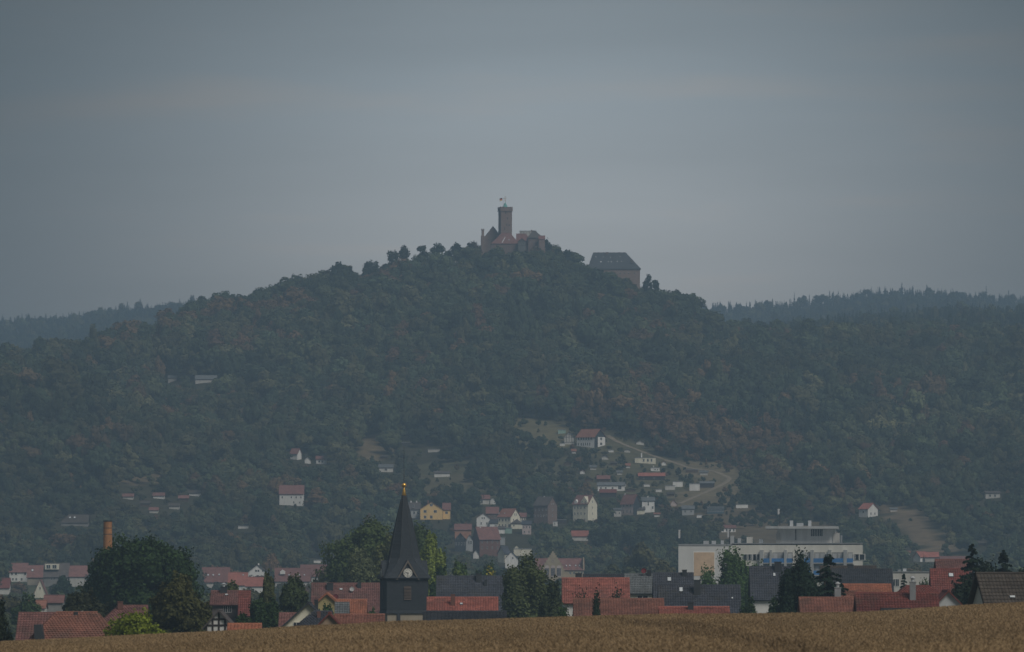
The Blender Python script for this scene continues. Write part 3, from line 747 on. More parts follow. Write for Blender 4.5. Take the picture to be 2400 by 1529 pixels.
# ------------------------------------------------------------------ the castle on the summit
def castle():
    Y = 4018.0; s = Y / F; th = math.radians(13)
    w = 26 * s / math.cos(th); c = Vector((px(1174, Y), Y)) - Matrix.Rotation(th, 2) @ Vector((-w / 2, -w / 2))
    zg = float(tz(c.x, c.y)) - 1; Z = lambda v: pz(v, Y) - zg
    k = thing("castle_keep", "tall square brown stone castle keep with green copper cap above the hall roofs", "castle tower", (c.x, c.y, zg), th)
    MB().box(-w / 2, w / 2, -w / 2, w / 2, 0, Z(492)).build("wall", "stone", k)
    a = w / 2 + .35
    pr = MB()
    for (x0, x1, y0, y1) in ((-a, a, -a, -a + .7), (-a, a, a - .7, a), (-a, -a + .7, -a + .7, a - .7), (a - .7, a, -a + .7, a - .7)): pr.box(x0, x1, y0, y1, Z(493.5), Z(487.5))
    pr.box(-a + .02, a - .02, -a + .02, a - .02, Z(493.4), Z(492.2))
    par = pr.build("parapet", "stone", k)
    for i in range(4):
        for j in range(4):
            if i in (0, 3) or j in (0, 3):
                x, y = -a + .75 + i * (2 * a - 1.5) / 3, -a + .75 + j * (2 * a - 1.5) / 3
                MB().box(x - .72, x + .72, y - .72, y + .72, Z(487.5), Z(485)).build("merlon", "stone", par)
    MB().box(-a - .12, a + .12, -a - .12, a + .12, Z(495), Z(493.5)).build("cornice", "stone", k)
    for (x, v) in ((-.4, 499), (.6, 512), (.2, 527), (1.6, 528), (-1.2, 536)):
        MB().box(x - .28, x + .28, -w / 2 - .03, -w / 2 + .3, Z(v + 2.2), Z(v - 2.2)).build("window", "glass", k)
    MB().lathe([(1.5, Z(488)), (1.5, Z(484.5)), (1.62, Z(484.5)), (.9, Z(480)), (.1, Z(473.5)), (.02, Z(473))], 8).build("cap", "copper_green", k)
    cr = MB().tube([(0, 0, Z(474)), (0, 0, Z(459))], [.12, .1], 6).box(-.9, .9, -.1, .1, Z(464.5), Z(463.7)); cr.lathe([(.05, 0), (.3, .25), (.3, .4), (.05, .65)], 8, (0, 0, Z(471))); cr.build("cross", "gold", k)
    fx = (px(1177.2, Y) - c.x)
    MB().tube([(fx, -2.2, Z(488)), (fx, -2.2, Z(462.5))], [.07, .06], 6).build("flagpole", "metal_bright", k)
    fl = thing("flag", "small black, red and gold flag flying from the castle keep", "flag", (c.x + fx, c.y - 2.6, zg + Z(470.5)))
    for q, (mk, za, zb) in enumerate((("flag_black", 1.15, 1.65), ("flag_red", .6, 1.15), ("flag_gold", 0, .6))):
        V, Fc = [], []
        for i in range(9):
            x = -i * .19; y = .12 * math.sin(i * .9); dz_ = -.02 * i * i * .25
            for z in (za, zb):
                V += [(x, y - .015, z + dz_), (x, y + .015, z + dz_)]
        for i in range(8):
            o = i * 4; Fc += [(o, o + 4, o + 6, o + 2), (o + 1, o + 3, o + 7, o + 5), (o, o + 1, o + 5, o + 4), (o + 2, o + 6, o + 7, o + 3)]
        obj("stripe", V, Fc, mk, fl)
    RECTS.append((1166, 1202, 470, 575, Y)); FOOT.append((c.x, c.y, 7))
    house("castle_hall", "steep dark roofed castle hall beside the slender turret", 1135, 1176, 531, 557, Y=4026, ridge='y', d=17, wall='stone', rf='slate', ov=.3, wins=[('F', [.25, .4, .62], [562], 2, 4)], chim=[(1163, 543, 3.2, 'stone')], cat='castle building')
    house("castle_gatehouse", "wide brown tiled castle roof in front of the keep", 1152, 1216, 545.5, 571, Y=3992, ridge='x', d=15, wall='brownbrick', rf='brownred', hip=(6, 5), ov=.3, cat='castle building', sky=[(1193, 563, 3, 2.5)])
    r, c2, w2, d2, h2, rh2, zg2, Y2, s2, ro = house.last
    MB().tube([(px(1184, Y2) - c2.x, -d2 / 2 * .40, h2 + rh2 * .62), (px(1176.5, Y2) - c2.x, -d2 / 2 * .98, h2 + rh2 * .06)], [.22, .36], 6).build("roof_flashing", "metal_bright", ro)
    house("castle_house", "small bright red roofed castle house right of the keep", 1211, 1243, 548, 565, Y=3998, ridge='x', d=9, wall='stone', rf='castlered', ov=.3, hip=(0, 2.5), cat='castle building')
    house("castle_terrace", "pale flat topped castle building behind the red roof", 1218, 1257, 540, 542, Y=4044, d=9, wall='offwhite', rf=None, cat='castle building', wins=[('F', 6, [546], 2, 3)])
    house("castle_storehouse", "dark hipped castle storehouse at the right end of the keep court", 1238, 1272, 540.5, 557, Y=3996, ridge='x', d=12, wall='brownbrick', rf='greybrown', hip=(2.5, 4.5), ov=.5, cat='castle building', wins=[('F', 4, [568], 2, 3.4)], chim=[(1246, 538, 2.5, 'brick')])
    house("castle_annex", "low red lean roof stepping down from the castle storehouse", 1263, 1277, 553, 561, Y=3990, ridge='x', d=6, wall='stone', rf='castlered', ov=.2, cat='castle building')
    house("castle_cottage", "tiny half timbered cottage under the castle walls", 1214, 1232, 559, 566, Y=3984, ridge='y', d=7, wall='greystone', rf='brownred', ov=.3, timber='darkwood', cat='castle building', wins=[('F', 2, [571], 1.8, 3)])
    Yt = 4010.0; st = Yt / F; xt = px(1131.5, Yt); zt = float(tz(xt, Yt)) - 1; Zt = lambda v: pz(v, Yt) - zt
    t = thing("castle_turret", "slender crenellated stone turret at the left end of the castle", "castle tower", (xt, Yt, zt), math.radians(8))
    MB().box(-1.0, 1.0, -1.0, 1.0, 0, Zt(553)).build("base", "stone", t)
    MB().box(-.68, .68, -.68, .68, Zt(553), Zt(540)).build("shaft", "stone", t)
    MB().box(-.85, .85, -.85, .85, Zt(540), Zt(538.5)).build("parapet", "stone", t)
    for x in (-.6, .6):
        for y in (-.6, .6): MB().box(x - .25, x + .25, y - .25, y + .25, Zt(538.5), Zt(536.6)).build("merlon", "stone", t)
    RECTS.append((1128, 1135, 536, 572, Yt)); FOOT.append((xt, Yt, 3))
    house("castle_hotel", "large hip roofed castle guest house standing apart on the right shoulder of the hill", 1379, 1500, 591, 629, Y=4022, ridge='x', d=21, wall='stone', rf='hotel', hip=(3.0, 8.2), ov=.5, cat='castle building',
          sky=[(1397, 601.5, 2.4, 2.2), (1408.5, 614, 3.6, 3.4), (1454, 601, 2, 2), (1431, 603, 2, 2), (1414, 602, 2, 2), (1426, 614, 2.4, 3), (1433, 614, 2.4, 3), (1447, 613, 2.4, 3), (1457, 613, 2.4, 3)],
          wins=[('F', [.62, .70, .78, .9], [641], 3, 4)], chim=[(1423, 590, 6, 'brownbrick', .05)])
    r, c2, w2, d2, h2, rh2, zg2, Y2, s2, ro = house.last
    MB().box(-w2 / 2 - .3, w2 / 2 + .3, -d2 / 2 - .3, -d2 / 2 + .3, h2 - .9, h2 - .35).build("cornice", "greystone", r)
    for (u, v) in ((1481, 612.5), (1479, 622), (1484, 622)):
        # hip dormers on the right hand slope
        x = px(u, Y2) - c2.x; z = pz(v, Y2) - zg2
        dm = MB().prism([(x - .9, z - 1.0), (x + .9, z - 1.0), (x + .9, z + .5), (x, z + 1.2), (x - .9, z + .5)], -d2 / 2 * .75, -d2 / 2 * .15).build("dormer", "greybrown_wall", r)
        window(r, x, -d2 / 2 * .75 - .02, z - .2, 1.0, 1.1)
mat("roof_hotel", (.075, .082, .092), var=.2)
mat("roof_castlered", (.20, .09, .08), var=.25)
mat("greybrown_wall", (.12, .10, .095))
castle()

# ------------------------------------------------------------------ the village church
def church():
    Y = 960.0; s = Y / F; th = math.radians(10.5)
    w = 97 * s / math.cos(th)
    c = Vector((px(906.5, Y), Y)) - Matrix.Rotation(th, 2) @ Vector((-w / 2, -w / 2))
    zg = float(tz(c.x, c.y)) - .3; Z = lambda v: pz(v, Y) - zg
    k = thing("church_tower", "dark slate church tower with pointed spire, white clock face and golden ball", "church", (c.x, c.y, zg), th)
    RECTS.append((888, 1008, 1130, 1458, Y)); FOOT.append((c.x, c.y, 6))
    a = w / 2
    MB().box(-a * .965, a * .965, -a * .965, a * .965, 0, Z(1438)).build("base", "beige", k)
    V = []; Fc = []
    for (hw, v) in ((a + .10, 1438.5), (a + .10, 1437), (a, 1431), (a, 1354)):
        V += [(-hw, -hw, Z(v)), (hw, -hw, Z(v)), (hw, hw, Z(v)), (-hw, hw, Z(v))]
    for i in range(3): Fc += [(i * 4 + j, i * 4 + (j + 1) % 4, (i + 1) * 4 + (j + 1) % 4, (i + 1) * 4 + j) for j in range(4)]
    Fc += [(3, 2, 1, 0), (12, 13, 14, 15)]
    obj("wall", V, Fc, "slate_clad", k)
    MB().box(-a * .5, -a * .35, -a * .965 - .22, -a * .965, Z(1500), Z(1439)).build("downpipe", "metal_dark", k)
    # spire: square eaves flaring in to an octagon
    prof = [(1356.5, 56, .03), (1355, 56.5, .03), (1344, 50, .12), (1332, 44.5, .28), (1320, 40, .42), (1308, 36.2, .54), (1290, 32.6, .586), (1261, 26.8, .586), (1214, 16.8, .586), (1161, 4.6, .586)]
    V, Fc = [], []
    for v, hp, cc in prof:
        h = hp * s * .985; q = h * (1 - cc); z = Z(v)
        V += [(q, -h, z), (h, -q, z), (h, q, z), (q, h, z), (-q, h, z), (-h, q, z), (-h, -q, z), (-q, -h, z)]
    for i in range(len(prof) - 1): Fc += [(i * 8 + j, i * 8 + (j + 1) % 8, (i + 1) * 8 + (j + 1) % 8, (i + 1) * 8 + j) for j in range(8)]
    Fc += [tuple(range(8))[::-1], tuple((len(prof) - 1) * 8 + j for j in range(8))]
    sp = obj("spire", V, Fc, "slate_clad", k)
    hips = MB()
    for j in range(8):
        hips.tube([Vector(V[i * 8 + j]) for i in range(4, len(prof))], [.05] * (len(prof) - 4), 5)
    hips.build("hip_seams", "metal_dark", sp)
    MB().lathe([(4.4 * s, Z(1161.5)), (5.2 * s, Z(1160)), (3.6 * s, Z(1150)), (2.0 * s, Z(1144)), (1.6 * s, Z(1142))], 12).build("finial", "gold", sp, smooth_sh=True)
    MB().lathe([(.05, -.33), (.2, -.27), (.30, -.13), (.325, 0), (.30, .13), (.2, .27), (.05, .33)], 16, (0, 0, Z(1137))).build("finial_ball", "gold", sp, smooth_sh=True)
    MB().tube([(0, 0, Z(1134)), (0, 0, Z(1090)), (0, 0, Z(1046))], [.045, .03, .02], 5).build("lightning_rod", "metal_dark", sp)
    # a gable with a clock on each face
    for f in range(4):
        R = Matrix.Rotation(f * math.pi / 2, 3, 'Z'); zt, zb = Z(1315.5), Z(1357.5); hw = 24.5 * s; y = -a - .10
        g = MB().prism([(-hw, zb), (hw, zb), (0, zt)], y, -a * .35); g.V = [tuple(R @ Vector(p)) for p in g.V]
        go = g.build("gable", "slate_clad", k)
        t = MB()
        for sg in (-1, 1):
            t.slab([(sg * (hw + .18), y - .22, zb - .12), (sg * (hw + .18), -a * .30, zb - .12), (0, -a * .30, zt + .06), (0, y - .22, zt + .06)], .10)
        t.V = [tuple(R @ Vector(p)) for p in t.V]; t.build("gable_roof", "slate_clad", go)
        t = MB()
        for sg in (-1, 1):
            t.add([(sg * (hw + .18), y - .23, zb - .10), (sg * (hw - .02), y - .23, zb - .10), (0, y - .23, zt - .24), (0, y - .23, zt + .16), (sg * (hw + .18), y - .15, zb - .10), (sg * (hw - .02), y - .15, zb - .10), (0, y - .15, zt - .24), (0, y - .15, zt + .16)],
                  [(0, 1, 2, 3), (4, 7, 6, 5), (0, 4, 5, 1), (1, 5, 6, 2), (3, 2, 6, 7), (0, 3, 7, 4)])
        t.V = [tuple(R @ Vector(p)) for p in t.V]; t.build("bargeboard", "barge", go)
        zc = Z(1343.5); r = 10.6 * s
        cl = MB(); cl.V, cl.F = [], []
        n = 32; yv = y - .24
        cl.add([(r * math.cos(2 * math.pi * i / n), yv, zc + r * math.sin(2 * math.pi * i / n)) for i in range(n)] + [(r * math.cos(2 * math.pi * i / n), y + .02, zc + r * math.sin(2 * math.pi * i / n)) for i in range(n)],
               [tuple(range(n))] + [(i, (i + 1) % n, n + (i + 1) % n, n + i) for i in range(n)])
        cl.V = [tuple(R @ Vector(p)) for p in cl.V]; co = cl.build("clock_face", "clock_white", k)
        def bar(r0, r1, wd, ang, nm, yy):
            d = Vector((math.sin(ang), 0, math.cos(ang))); q = Vector((math.cos(ang), 0, -math.sin(ang)))
            P = [d * r0 - q * wd, d * r0 + q * wd, d * r1 + q * wd, d * r1 - q * wd]
            V = [p + Vector((0, yy, zc)) for p in P] + [p + Vector((0, yy + .02, zc)) for p in P]
            obj(nm, [R @ v for v in V], [(0, 1, 2, 3), (7, 6, 5, 4), (0, 4, 5, 1), (1, 5, 6, 2), (2, 6, 7, 3), (3, 7, 4, 0)], "metal_dark", co)
        for i in range(12): bar(r * .66, r * .93, .028 if i % 3 else .04, i * math.pi / 6, "numeral", yv - .025)
        bar(-.1, r * .80, .032, math.pi, "minute_hand", yv - .06)
        bar(-.08, r * .58, .042, math.radians(285), "hour_hand", yv - .05)
        # louvred belfry opening with a round head
        wd, z0, z1 = (9 * s, Z(1407), Z(1378)) if f != 3 else (6 * s, Z(1405), Z(1378))
        P = [(-wd, z0), (wd, z0), (wd, z1)] + [(wd * math.cos(t_), z1 + wd * .55 * math.sin(t_)) for t_ in np.linspace(.3, math.pi - .3, 7)] + [(-wd, z1)]
        lo = MB().prism(P, -a - .03, -a + .05); lo.V = [tuple(R @ Vector(p)) for p in lo.V]; lv = lo.build("louvre", "darkwood", k)
        for i in range(9):
            z = z0 + (z1 + wd * .3 - z0) * (i + .5) / 9
            sl = MB().add([(-wd * .95, -a - .04, z + .07), (wd * .95, -a - .04, z + .07), (wd * .95, -a - .14, z - .06), (-wd * .95, -a - .14, z - .06), (-wd * .95, -a - .04, z + .09), (wd * .95, -a - .04, z + .09), (wd * .95, -a - .14, z - .03), (-wd * .95, -a - .14, z - .03)],
                          [(0, 1, 2, 3), (7, 6, 5, 4), (0, 4, 5, 1), (1, 5, 6, 2), (2, 6, 7, 3), (3, 7, 4, 0)])
            sl.V = [tuple(R @ Vector(p)) for p in sl.V]; sl.build("slat", "slatwood", lv)
mat("barge", (.20, .17, .145), var=.2); mat("slatwood", (.11, .085, .07), var=.2)
church()

# ------------------------------------------------------------------ the concrete slab block with blue balconies
def block():
    YA, YB = 1660.0, 1654.0
    A = Vector((px(1716, YA), YA)); B = Vector((px(2022, YB), YB))
    e = (B - A); Lf = e.length; ang = math.atan2(e.y, e.x)
    zg = float(tz(A.x, A.y)) - 1.0
    k = thing("apartment_block", "long grey concrete slab block with bright blue balconies and a roof pavilion", "apartment block", (A.x, A.y, zg), ang)
    RECTS.append((1590, 2022, 1225, 1345, 1600)); RECTS.append((1700, 2022, 1225, 1345, 1580))
    for t in np.linspace(0, 1, 8): FOOT.append((A.x + e.x * t, A.y + e.y * t + 8, 16))
    inv = Matrix.Rotation(-ang, 2)
    loc = lambda P: inv @ (Vector(P) - A)
    H = pz(1278, YA) - zg
    def on(u):              # distance along the facade where column u falls
        kk = (u - UC) / F
        return (kk * A.y - A.x) / (e.x / Lf - kk * e.y / Lf)
    def zv(u, v):
        Yl = A.y + e.y / Lf * on(u); return pz(v, Yl) - zg
    # plan: facade along local x, far side stays behind the near corner
    C = loc((px(2014, 1684), 1684)); D = loc((px(1720, 1690), 1690))
    poly = [(0, 0), (Lf, 0), (C.x, C.y), (D.x, D.y)]
    def ext(poly, z0, z1):
        n = len(poly); V = [(p[0], p[1], z0) for p in poly] + [(p[0], p[1], z1) for p in poly]
        return V, [tuple(range(n))[::-1], tuple(range(n, 2 * n))] + [(i, (i + 1) % n, n + (i + 1) % n, n + i) for i in range(n)]
    obj("wall", *ext(poly, 0, H), "facade", k)
    # end wing facing the viewer, with an ochre panel
    W0 = loc((px(1590, YA - 4), YA - 4)); W1 = loc((px(1716, YA), YA)); W2 = loc((px(1722, YA + 30), YA + 30)); W3 = loc((px(1592, YA + 30), YA + 30))
    wing = [(W0.x, W0.y), (W1.x, W1.y), (W2.x, W2.y), (W3.x, W3.y)]
    obj("wing_wall", *ext(wing, 0, H - .05), "wingconcrete", k)
    obj("wing_parapet", *ext([(p[0] * 1.004, p[1]) for p in wing], H - .05, H + .25), "metal_grey", k)
    obj("parapet", *ext([(-.1, -.12), (Lf + .1, -.12), (C.x, C.y), (D.x, D.y)], H + .26, H + .5), "metal_grey", k)
    dw = (W1 - W0).normalized(); nw = Vector((dw.y, -dw.x))
    def wq(u0, u1, v0, v1, y0, y1, nm, mk):
        a0 = (u0 - 1590) / 126 * (W1 - W0).length; a1 = (u1 - 1590) / 126 * (W1 - W0).length
        P = [W0 + dw * a0 + nw * y1, W0 + dw * a1 + nw * y1, W0 + dw * a1 - nw * .05, W0 + dw * a0 - nw * .05]
        obj(nm, *ext([(p.x, p.y) for p in P], pz(v1, YA) - zg, pz(v0, YA) - zg), mk, k)
    wq(1624.5, 1675.5, 1293.5, 1350, 0, .04, "panel_border", "frame_white")
    wq(1626, 1674, 1295, 1350, 0, .09, "wall_panel", "orangepanel")
    wq(1590, 1716, 1278.2, 1279.6, 0, .12, "roof_trim", "metal_grey")
    # balconies: recess shade painted as a grey flat panel, side fins, blue parapets
    bays = [(1792, 1804), (1811, 1838), (1846, 1858), (1887, 1899), (1909, 1934), (1950, 1977), (1987, 1999)]
    for (u0, u1) in bays:
        x0, x1 = on(u0), on(u1)
        for st_ in range(2):
            vt, vb = ((1290, 1315) if st_ == 0 else (1318, 1343))
            dv = (1278 - VH) * 0
            zt = H - 1.75 - st_ * 2.95; zb = zt - 2.45
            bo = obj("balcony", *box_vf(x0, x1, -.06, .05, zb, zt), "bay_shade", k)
            n_ = 2 if u1 - u0 > 18 else 1
            for i in range(n_):
                xa = x0 + (x1 - x0) * (i + .12) / n_; xb = x0 + (x1 - x0) * (i + .80) / n_
                obj("balcony_door", *box_vf(xa, xb, -.10, -.05, zb + .1, zt - .35), "door_light", bo)
            obj("railing", *box_vf(x0 - .15, x1 + .15, -1.1, -.95, zb - .1, zb + .95), "blue" if st_ == 0 else "blue", bo)
            obj("balcony_slab", *box_vf(x0 - .15, x1 + .15, -1.1, -.02, zb - .3, zb - .12), "concrete", bo)
    for (u0, u1) in ((1782, 1790), (1805.5, 1810), (1839.5, 1845), (1879, 1886), (1901, 1908), (1942, 1949), (1978.5, 1986)):
        obj("fin", *box_vf(on(u0), on(u1), -1.2, -.01, 0, H - 1.2), "grey", k)
    for (u, st_) in ((1751, 0), (1763, 0), (1774, 0), (1938, 0), (2004, 0), (2014, 0), (2004, 1), (2014, 1), (1751, 1), (1774, 1)):
        window(k, on(u), -.02, H - 2.95 - 2.95 * st_, 2.1 if u != 2014 else 2.9, 1.5)
    # roof pavilion with a wide flat canopy
    Yp = 1664.0
    P0, P1 = loc((px(1822, Yp), Yp)), loc((px(1958, Yp), Yp)); Q0, Q1 = loc((px(1822, Yp + 12), Yp + 12)), loc((px(1960, Yp + 12), Yp + 12))
    zp = lambda v: pz(v, Yp) - zg
    pv = obj("roof_pavilion", *ext([tuple(P0), tuple(P1), tuple(Q1), tuple(Q0)], H - .2, zp(1240)), "white", k)
    c0, c1 = loc((px(1794, Yp - 3), Yp - 3)), loc((px(1964, Yp - 3), Yp - 3)); c2, c3 = loc((px(1966, Yp + 15), Yp + 15)), loc((px(1796, Yp + 15), Yp + 15))
    obj("canopy", *ext([tuple(c0), tuple(c1), tuple(c2), tuple(c3)], zp(1240) + .02, zp(1234)), "grey", pv)
    dp = (P1 - P0).normalized(); np_ = Vector((dp.y, -dp.x)); Lp = (P1 - P0).length
    def pq(u0, u1, v0, v1, out, nm, mk):
        a0 = (u0 - 1822) / 136 * Lp; a1 = (u1 - 1822) / 136 * Lp
        P = [P0 + dp * a0 + np_ * out, P0 + dp * a1 + np_ * out, P0 + dp * a1 - np_ * .05, P0 + dp * a0 - np_ * .05]
        obj(nm, *ext([tuple(p) for p in P], zp(v1), zp(v0)), mk, pv)
    pq(1900, 1929, 1241, 1257, .05, "window_band", "glass")
    for i in range(8): pq(1900 + i * 4, 1901 + i * 4, 1241, 1257, .09, "mullion", "frame_white")
    pq(1864, 1866, 1241, 1266, .12, "downpipe", "metal_dark")
    for (u, v0, v1, wd, mk) in ((1855, 1220, 1231, 7, "metal_bright"), (1898, 1220, 1231, 7, "metal_bright"), (1875, 1226, 1231, 16, "metal_bright")):
        P = loc((px(u, Yp + 4), Yp + 4)); MB().box(P.x - wd * .05, P.x + wd * .05, P.y - .4, P.y + .4, zp(1234), zp(v0)).build("vent", mk, pv)
    def roofbit(u, Yq, v0, wd, nm, mk):
        P = loc((px(u, Yq), Yq)); h = wd * Yq / F / 2
        MB().box(P.x - h, P.x + h, P.y - .4, P.y + .4, H + .1, pz(v0, Yq) - zg).build(nm, mk, k)
    for a_ in ((1716, 1668, 1256, 8, "vent", "grey"), (1757, 1666, 1259, 13, "vent", "offwhite"), (1960, 1664, 1250, 15, "vent", "offwhite"), (1824, 1664, 1250, 9, "vent", "offwhite"), (1655, 1662, 1268, 12, "vent", "metal_bright"),
               (1673, 1662, 1268, 9, "vent", "metal_bright"), (1693, 1664, 1267, 6, "vent", "metal_bright"), (1733, 1666, 1262, 7, "vent", "metal_bright"), (1784, 1664, 1264, 9, "vent", "metal_bright"), (1972, 1662, 1255, 3, "vent", "metal_grey")): roofbit(*a_)
    for (u, Yq, v0, v1) in ((1592.5, 1664, 1242, 1262), (1707, 1668, 1240, 1260), (1825, 1672, 1193, 1206)):
        P = loc((px(u, Yq), Yq)); z0, z1 = pz(v1, Yq) - zg, pz(v0, Yq) - zg
        an = MB().box(P.x - .22, P.x + .22, P.y - .2, P.y + .2, z0, z1).build("antenna", "dish_white", k)
        MB().tube([(P.x + .3, P.y, H), (P.x + .3, P.y, z1 - .3)], [.12, .09], 6).build("antenna_mast", "metal_dark", an)
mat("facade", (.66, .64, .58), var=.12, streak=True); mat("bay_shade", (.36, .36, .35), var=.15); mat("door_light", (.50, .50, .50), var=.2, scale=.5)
mat("wingconcrete", (.52, .52, .51), var=.10, scale=.4, streak=True)
block()

def stack():
    Y = 1150.0; x = px(252.5, Y); zg = float(tz(x, Y)) - .3; r = 10 * Y / F
    k = thing("brick_chimney", "orange brick factory chimney rising behind the large dark tree", "chimney", (x, Y, zg))
    H = pz(1222, Y) - zg
    MB().lathe([(r * 1.45, 0), (r * 1.02, H * .9), (r, H)], 14).build("shaft", "stack_brick", k)
    for v in (1222.5, 1238, 1252.5): MB().lathe([(r * 1.06, -.05), (r * 1.06, .05)], 14, (0, 0, pz(v, Y) - zg)).build("iron_band", "metal_dark", k)
    MB().lathe([(r * 1.08, 0), (r * 1.1, .12), (r * .6, .12)], 14, (0, 0, H)).build("rim", "metal_dark", k)
    RECTS.append((240, 264, 1220, 1262, Y))
stack()

mat('greyplaster', (.26, .25, .235))
# ------------------------------------------------------------------ roofs and houses behind the wheat field
T = (.30, .34)
NTH = ["first", "second", "third", "fourth", "fifth", "sixth", "seventh", "eighth"]
def sweep(u0, u1): return None
house("red_house", "wide orange red hip roofed house beside the bright green bush", 74, 262, 1440, 1502, Y=640, d=8.5, wall='offwhite', rf='rust', hip=(2.0, 1.6), tile=(.3, .36), chim=[(172, 1437, 9, 'metal_dark', .1), (185, 1435, 4, 'dish_white', -.1)])
_r, _c, _w, _d, _h, _rh, _zg, _Y, _s, _ro = house.last
MB().prism([(px(82, _Y) - _c.x, pz(1500, _Y) - _zg), (px(106, _Y) - _c.x, pz(1500, _Y) - _zg), (px(97, _Y) - _c.x, pz(1464, _Y) - _zg), (px(80, _Y) - _c.x, pz(1464, _Y) - _zg)], -_d / 2 - .6, -.5).build("dormer", "metal_dark", _r)
house("brown_house", "dark brown red roof behind the orange red hip roof", 44, 150, 1441, 1500, Y=690, d=9, wall='offwhite', rf='brownred', tile=T)
house("brown_house", "brown red gabled roof half hidden behind the bright green bush", 237, 335, 1424, 1466, Y=730, d=8, wall='offwhite', rf='brownred', hip=(1.6, 0), tile=T, chim=[(278, 1412, 12, 'brick', .2)])
house("red_house", "red roofed house with a white framed window under its upper eave", 497, 566, 1388, 1418, Y=950, d=8, wall='greybrown_wall', rf='brownred', tile=T, wins=[('F', [.46, .60], [1428], 9, 16)], chim=[(522, 1377, 16, 'metal_dark', .1, 'metal_bright')], sky=[(529, 1398, 8, 3)])
house("red_house", "narrow steep red tiled gable end joined to the house with the white framed window", 563, 580, 1388, 1441, Y=944, d=7, wall='brick', rf='darkred', tile=T)
house("timbered_house", "small white half timbered gable at the edge of the wheat", 484, 542, 1434, 1466, Y=680, ridge='y', d=8, wall='white', rf='greybrown', timber='darkwood', ov=.4)
house("garden_shed", "low orange roof just showing above the wheat", 540, 603, 1467.5, 1484, Y=610, d=4, wall='wood', rf='orange', tile=T)
house("cream_house", "cream rendered gable with dark bargeboards rising from the wheat edge", 660, 784, 1416, 1472, Y=720, ridge='y', d=10, wall='cream', rf='slate', ov=.45, wins=[('F', [.28], [1464], 14, 10)], chim=[(738, 1408, 9, 'metal_dark')])
house("red_shed", "small patch of red tiled roof left of the cream gable", 659, 694, 1441, 1474, Y=770, d=6, wall='brick', rf='brownred', tile=T)
house("dark_shed", "low dark roof with a red brick chimney before the cream gable", 702, 770, 1438, 1470, Y=640, d=6, wall='wood', rf='anthracite', hip=(1.2, 0), tile=T, chim=[(746, 1436, 8, 'brick', .45)])
house("red_shed", "little dark red gable roof sitting on the wheat horizon", 750, 793, 1441, 1463, Y=620, ridge='y', d=5, wall='rendered', rf='darkred', ov=.3) if mat("rendered", (.40, .29, .20)) else None
house("long_shed", "long low red tiled roof between the small gable and the church", 790, 893, 1445, 1466, Y=670, d=5, wall='brick', rf='rust', tile=T)
house("red_house", "long faded red roof with satellite dishes left of the church tower", 733, 889, 1370, 1434, Y=1040, d=9, wall='white', rf='brownred', tile=T, chim=[(772, 1368, 15, 'metal_dark', .2), (841, 1366, 9, 'metal_dark', .15)], sky=[(798, 1384, 8, 4)])
_H5 = house.last
dish(_H5, 824, 1381, 5.5, "dish_white", 10); dish(_H5, 786, 1399, 6.0, "dish_red", 8)
house("orange_house", "small house with an orange gable roof among garden bushes", 742, 790, 1393, 1414, Y=880, ridge='y', d=7, wall='yellowdull', rf='orange', ov=.35, tile=T) if mat("yellowdull", (.45, .38, .18)) else None
house("orange_house", "bright orange tiled roof slope just left of the church tower", 786, 853, 1409, 1444, Y=890, d=7, wall='white', rf='orange', tile=T)
house("grey_shed", "small grey roofed shed in front of the bright orange roof", 790, 812, 1416, 1447, Y=840, d=4, wall='wood', rf='greyroof', tile=T)
house("dark_house", "broad dark tiled roof right behind the church tower", 1027, 1175, 1353, 1428, Y=1030, d=10, wall='white', rf='anthracite', tile=(.26, .36), chim=[(1122, 1345, 13, 'metal_dark', .15), (1138, 1360, 7, 'metal_dark', .3)])
house("red_house", "low bright red roof with a tall brick chimney right of the church", 1006, 1161, 1404, 1437, Y=810, d=7, wall='brick', rf='red', tile=T, chim=[(1061, 1395, 10, 'brick', .55)], sky=[(1081, 1420, 7, 4)])
house("dark_shed", "very low dark slate roof running along the wheat beside the church", 998, 1180, 1437.5, 1456, Y=730, d=6, wall='wood', rf='slate', tile=(.4, .3))
house("red_house", "large flat looking bright red tiled roof with one dark chimney", 1323, 1471, 1358, 1413, Y=920, d=9, wall='white', rf='red', tile=T, chim=[(1357, 1345, 15, 'metal_dark', -.25)])
house("dark_house", "dark roof ridge showing behind the large bright red roof", 1372, 1472, 1349, 1398, Y=1010, d=9, wall='white', rf='slate', tile=T, chim=[(1466, 1352, 3, 'dish_white', 0)])
house("grey_house", "pale yellow house with a grey ribbed roof and wide window", 1470, 1537, 1348, 1391, Y=960, d=9, wall='cream', rf='greyroof', tile=(.22, .5), wins=[('F', [.54], [1402], 27, 12)], chim=[(1523, 1338, 9, 'metal_dark', .1)])
dish(house.last, 1510, 1338, 6.2, "dish_red", 14)
house("dark_house", "dark roof with a square skylight behind the widest dark roof", 1537, 1622, 1346, 1408, Y=950, d=9, wall='white', rf='anthracite', tile=T, sky=[(1570, 1361, 10, 10)], chim=[(1606, 1337, 11, 'metal_dark', .1)])
house("dark_house", "widest dark tiled roof with a big chimney at the wheat edge", 1550, 1732, 1375, 1442, Y=840, d=10, wall='white', rf='anthracite', tile=T, sky=[(1598, 1386, 9, 11), (1718, 1406, 4, 4)], chim=[(1636, 1361, 16, 'metal_dark', .3)])
house("long_shed", "long low rust red roof below the pale yellow house", 1351, 1551, 1407.5, 1448, Y=770, d=8, wall='brick', rf='rust', tile=T)
house("red_shed", "thin strip of red roof with a dark chimney below the widest dark roof", 1552, 1704, 1427, 1446, Y=710, d=6, wall='brick', rf='red', tile=T, chim=[(1620, 1414, 13, 'metal_dark', .3)])
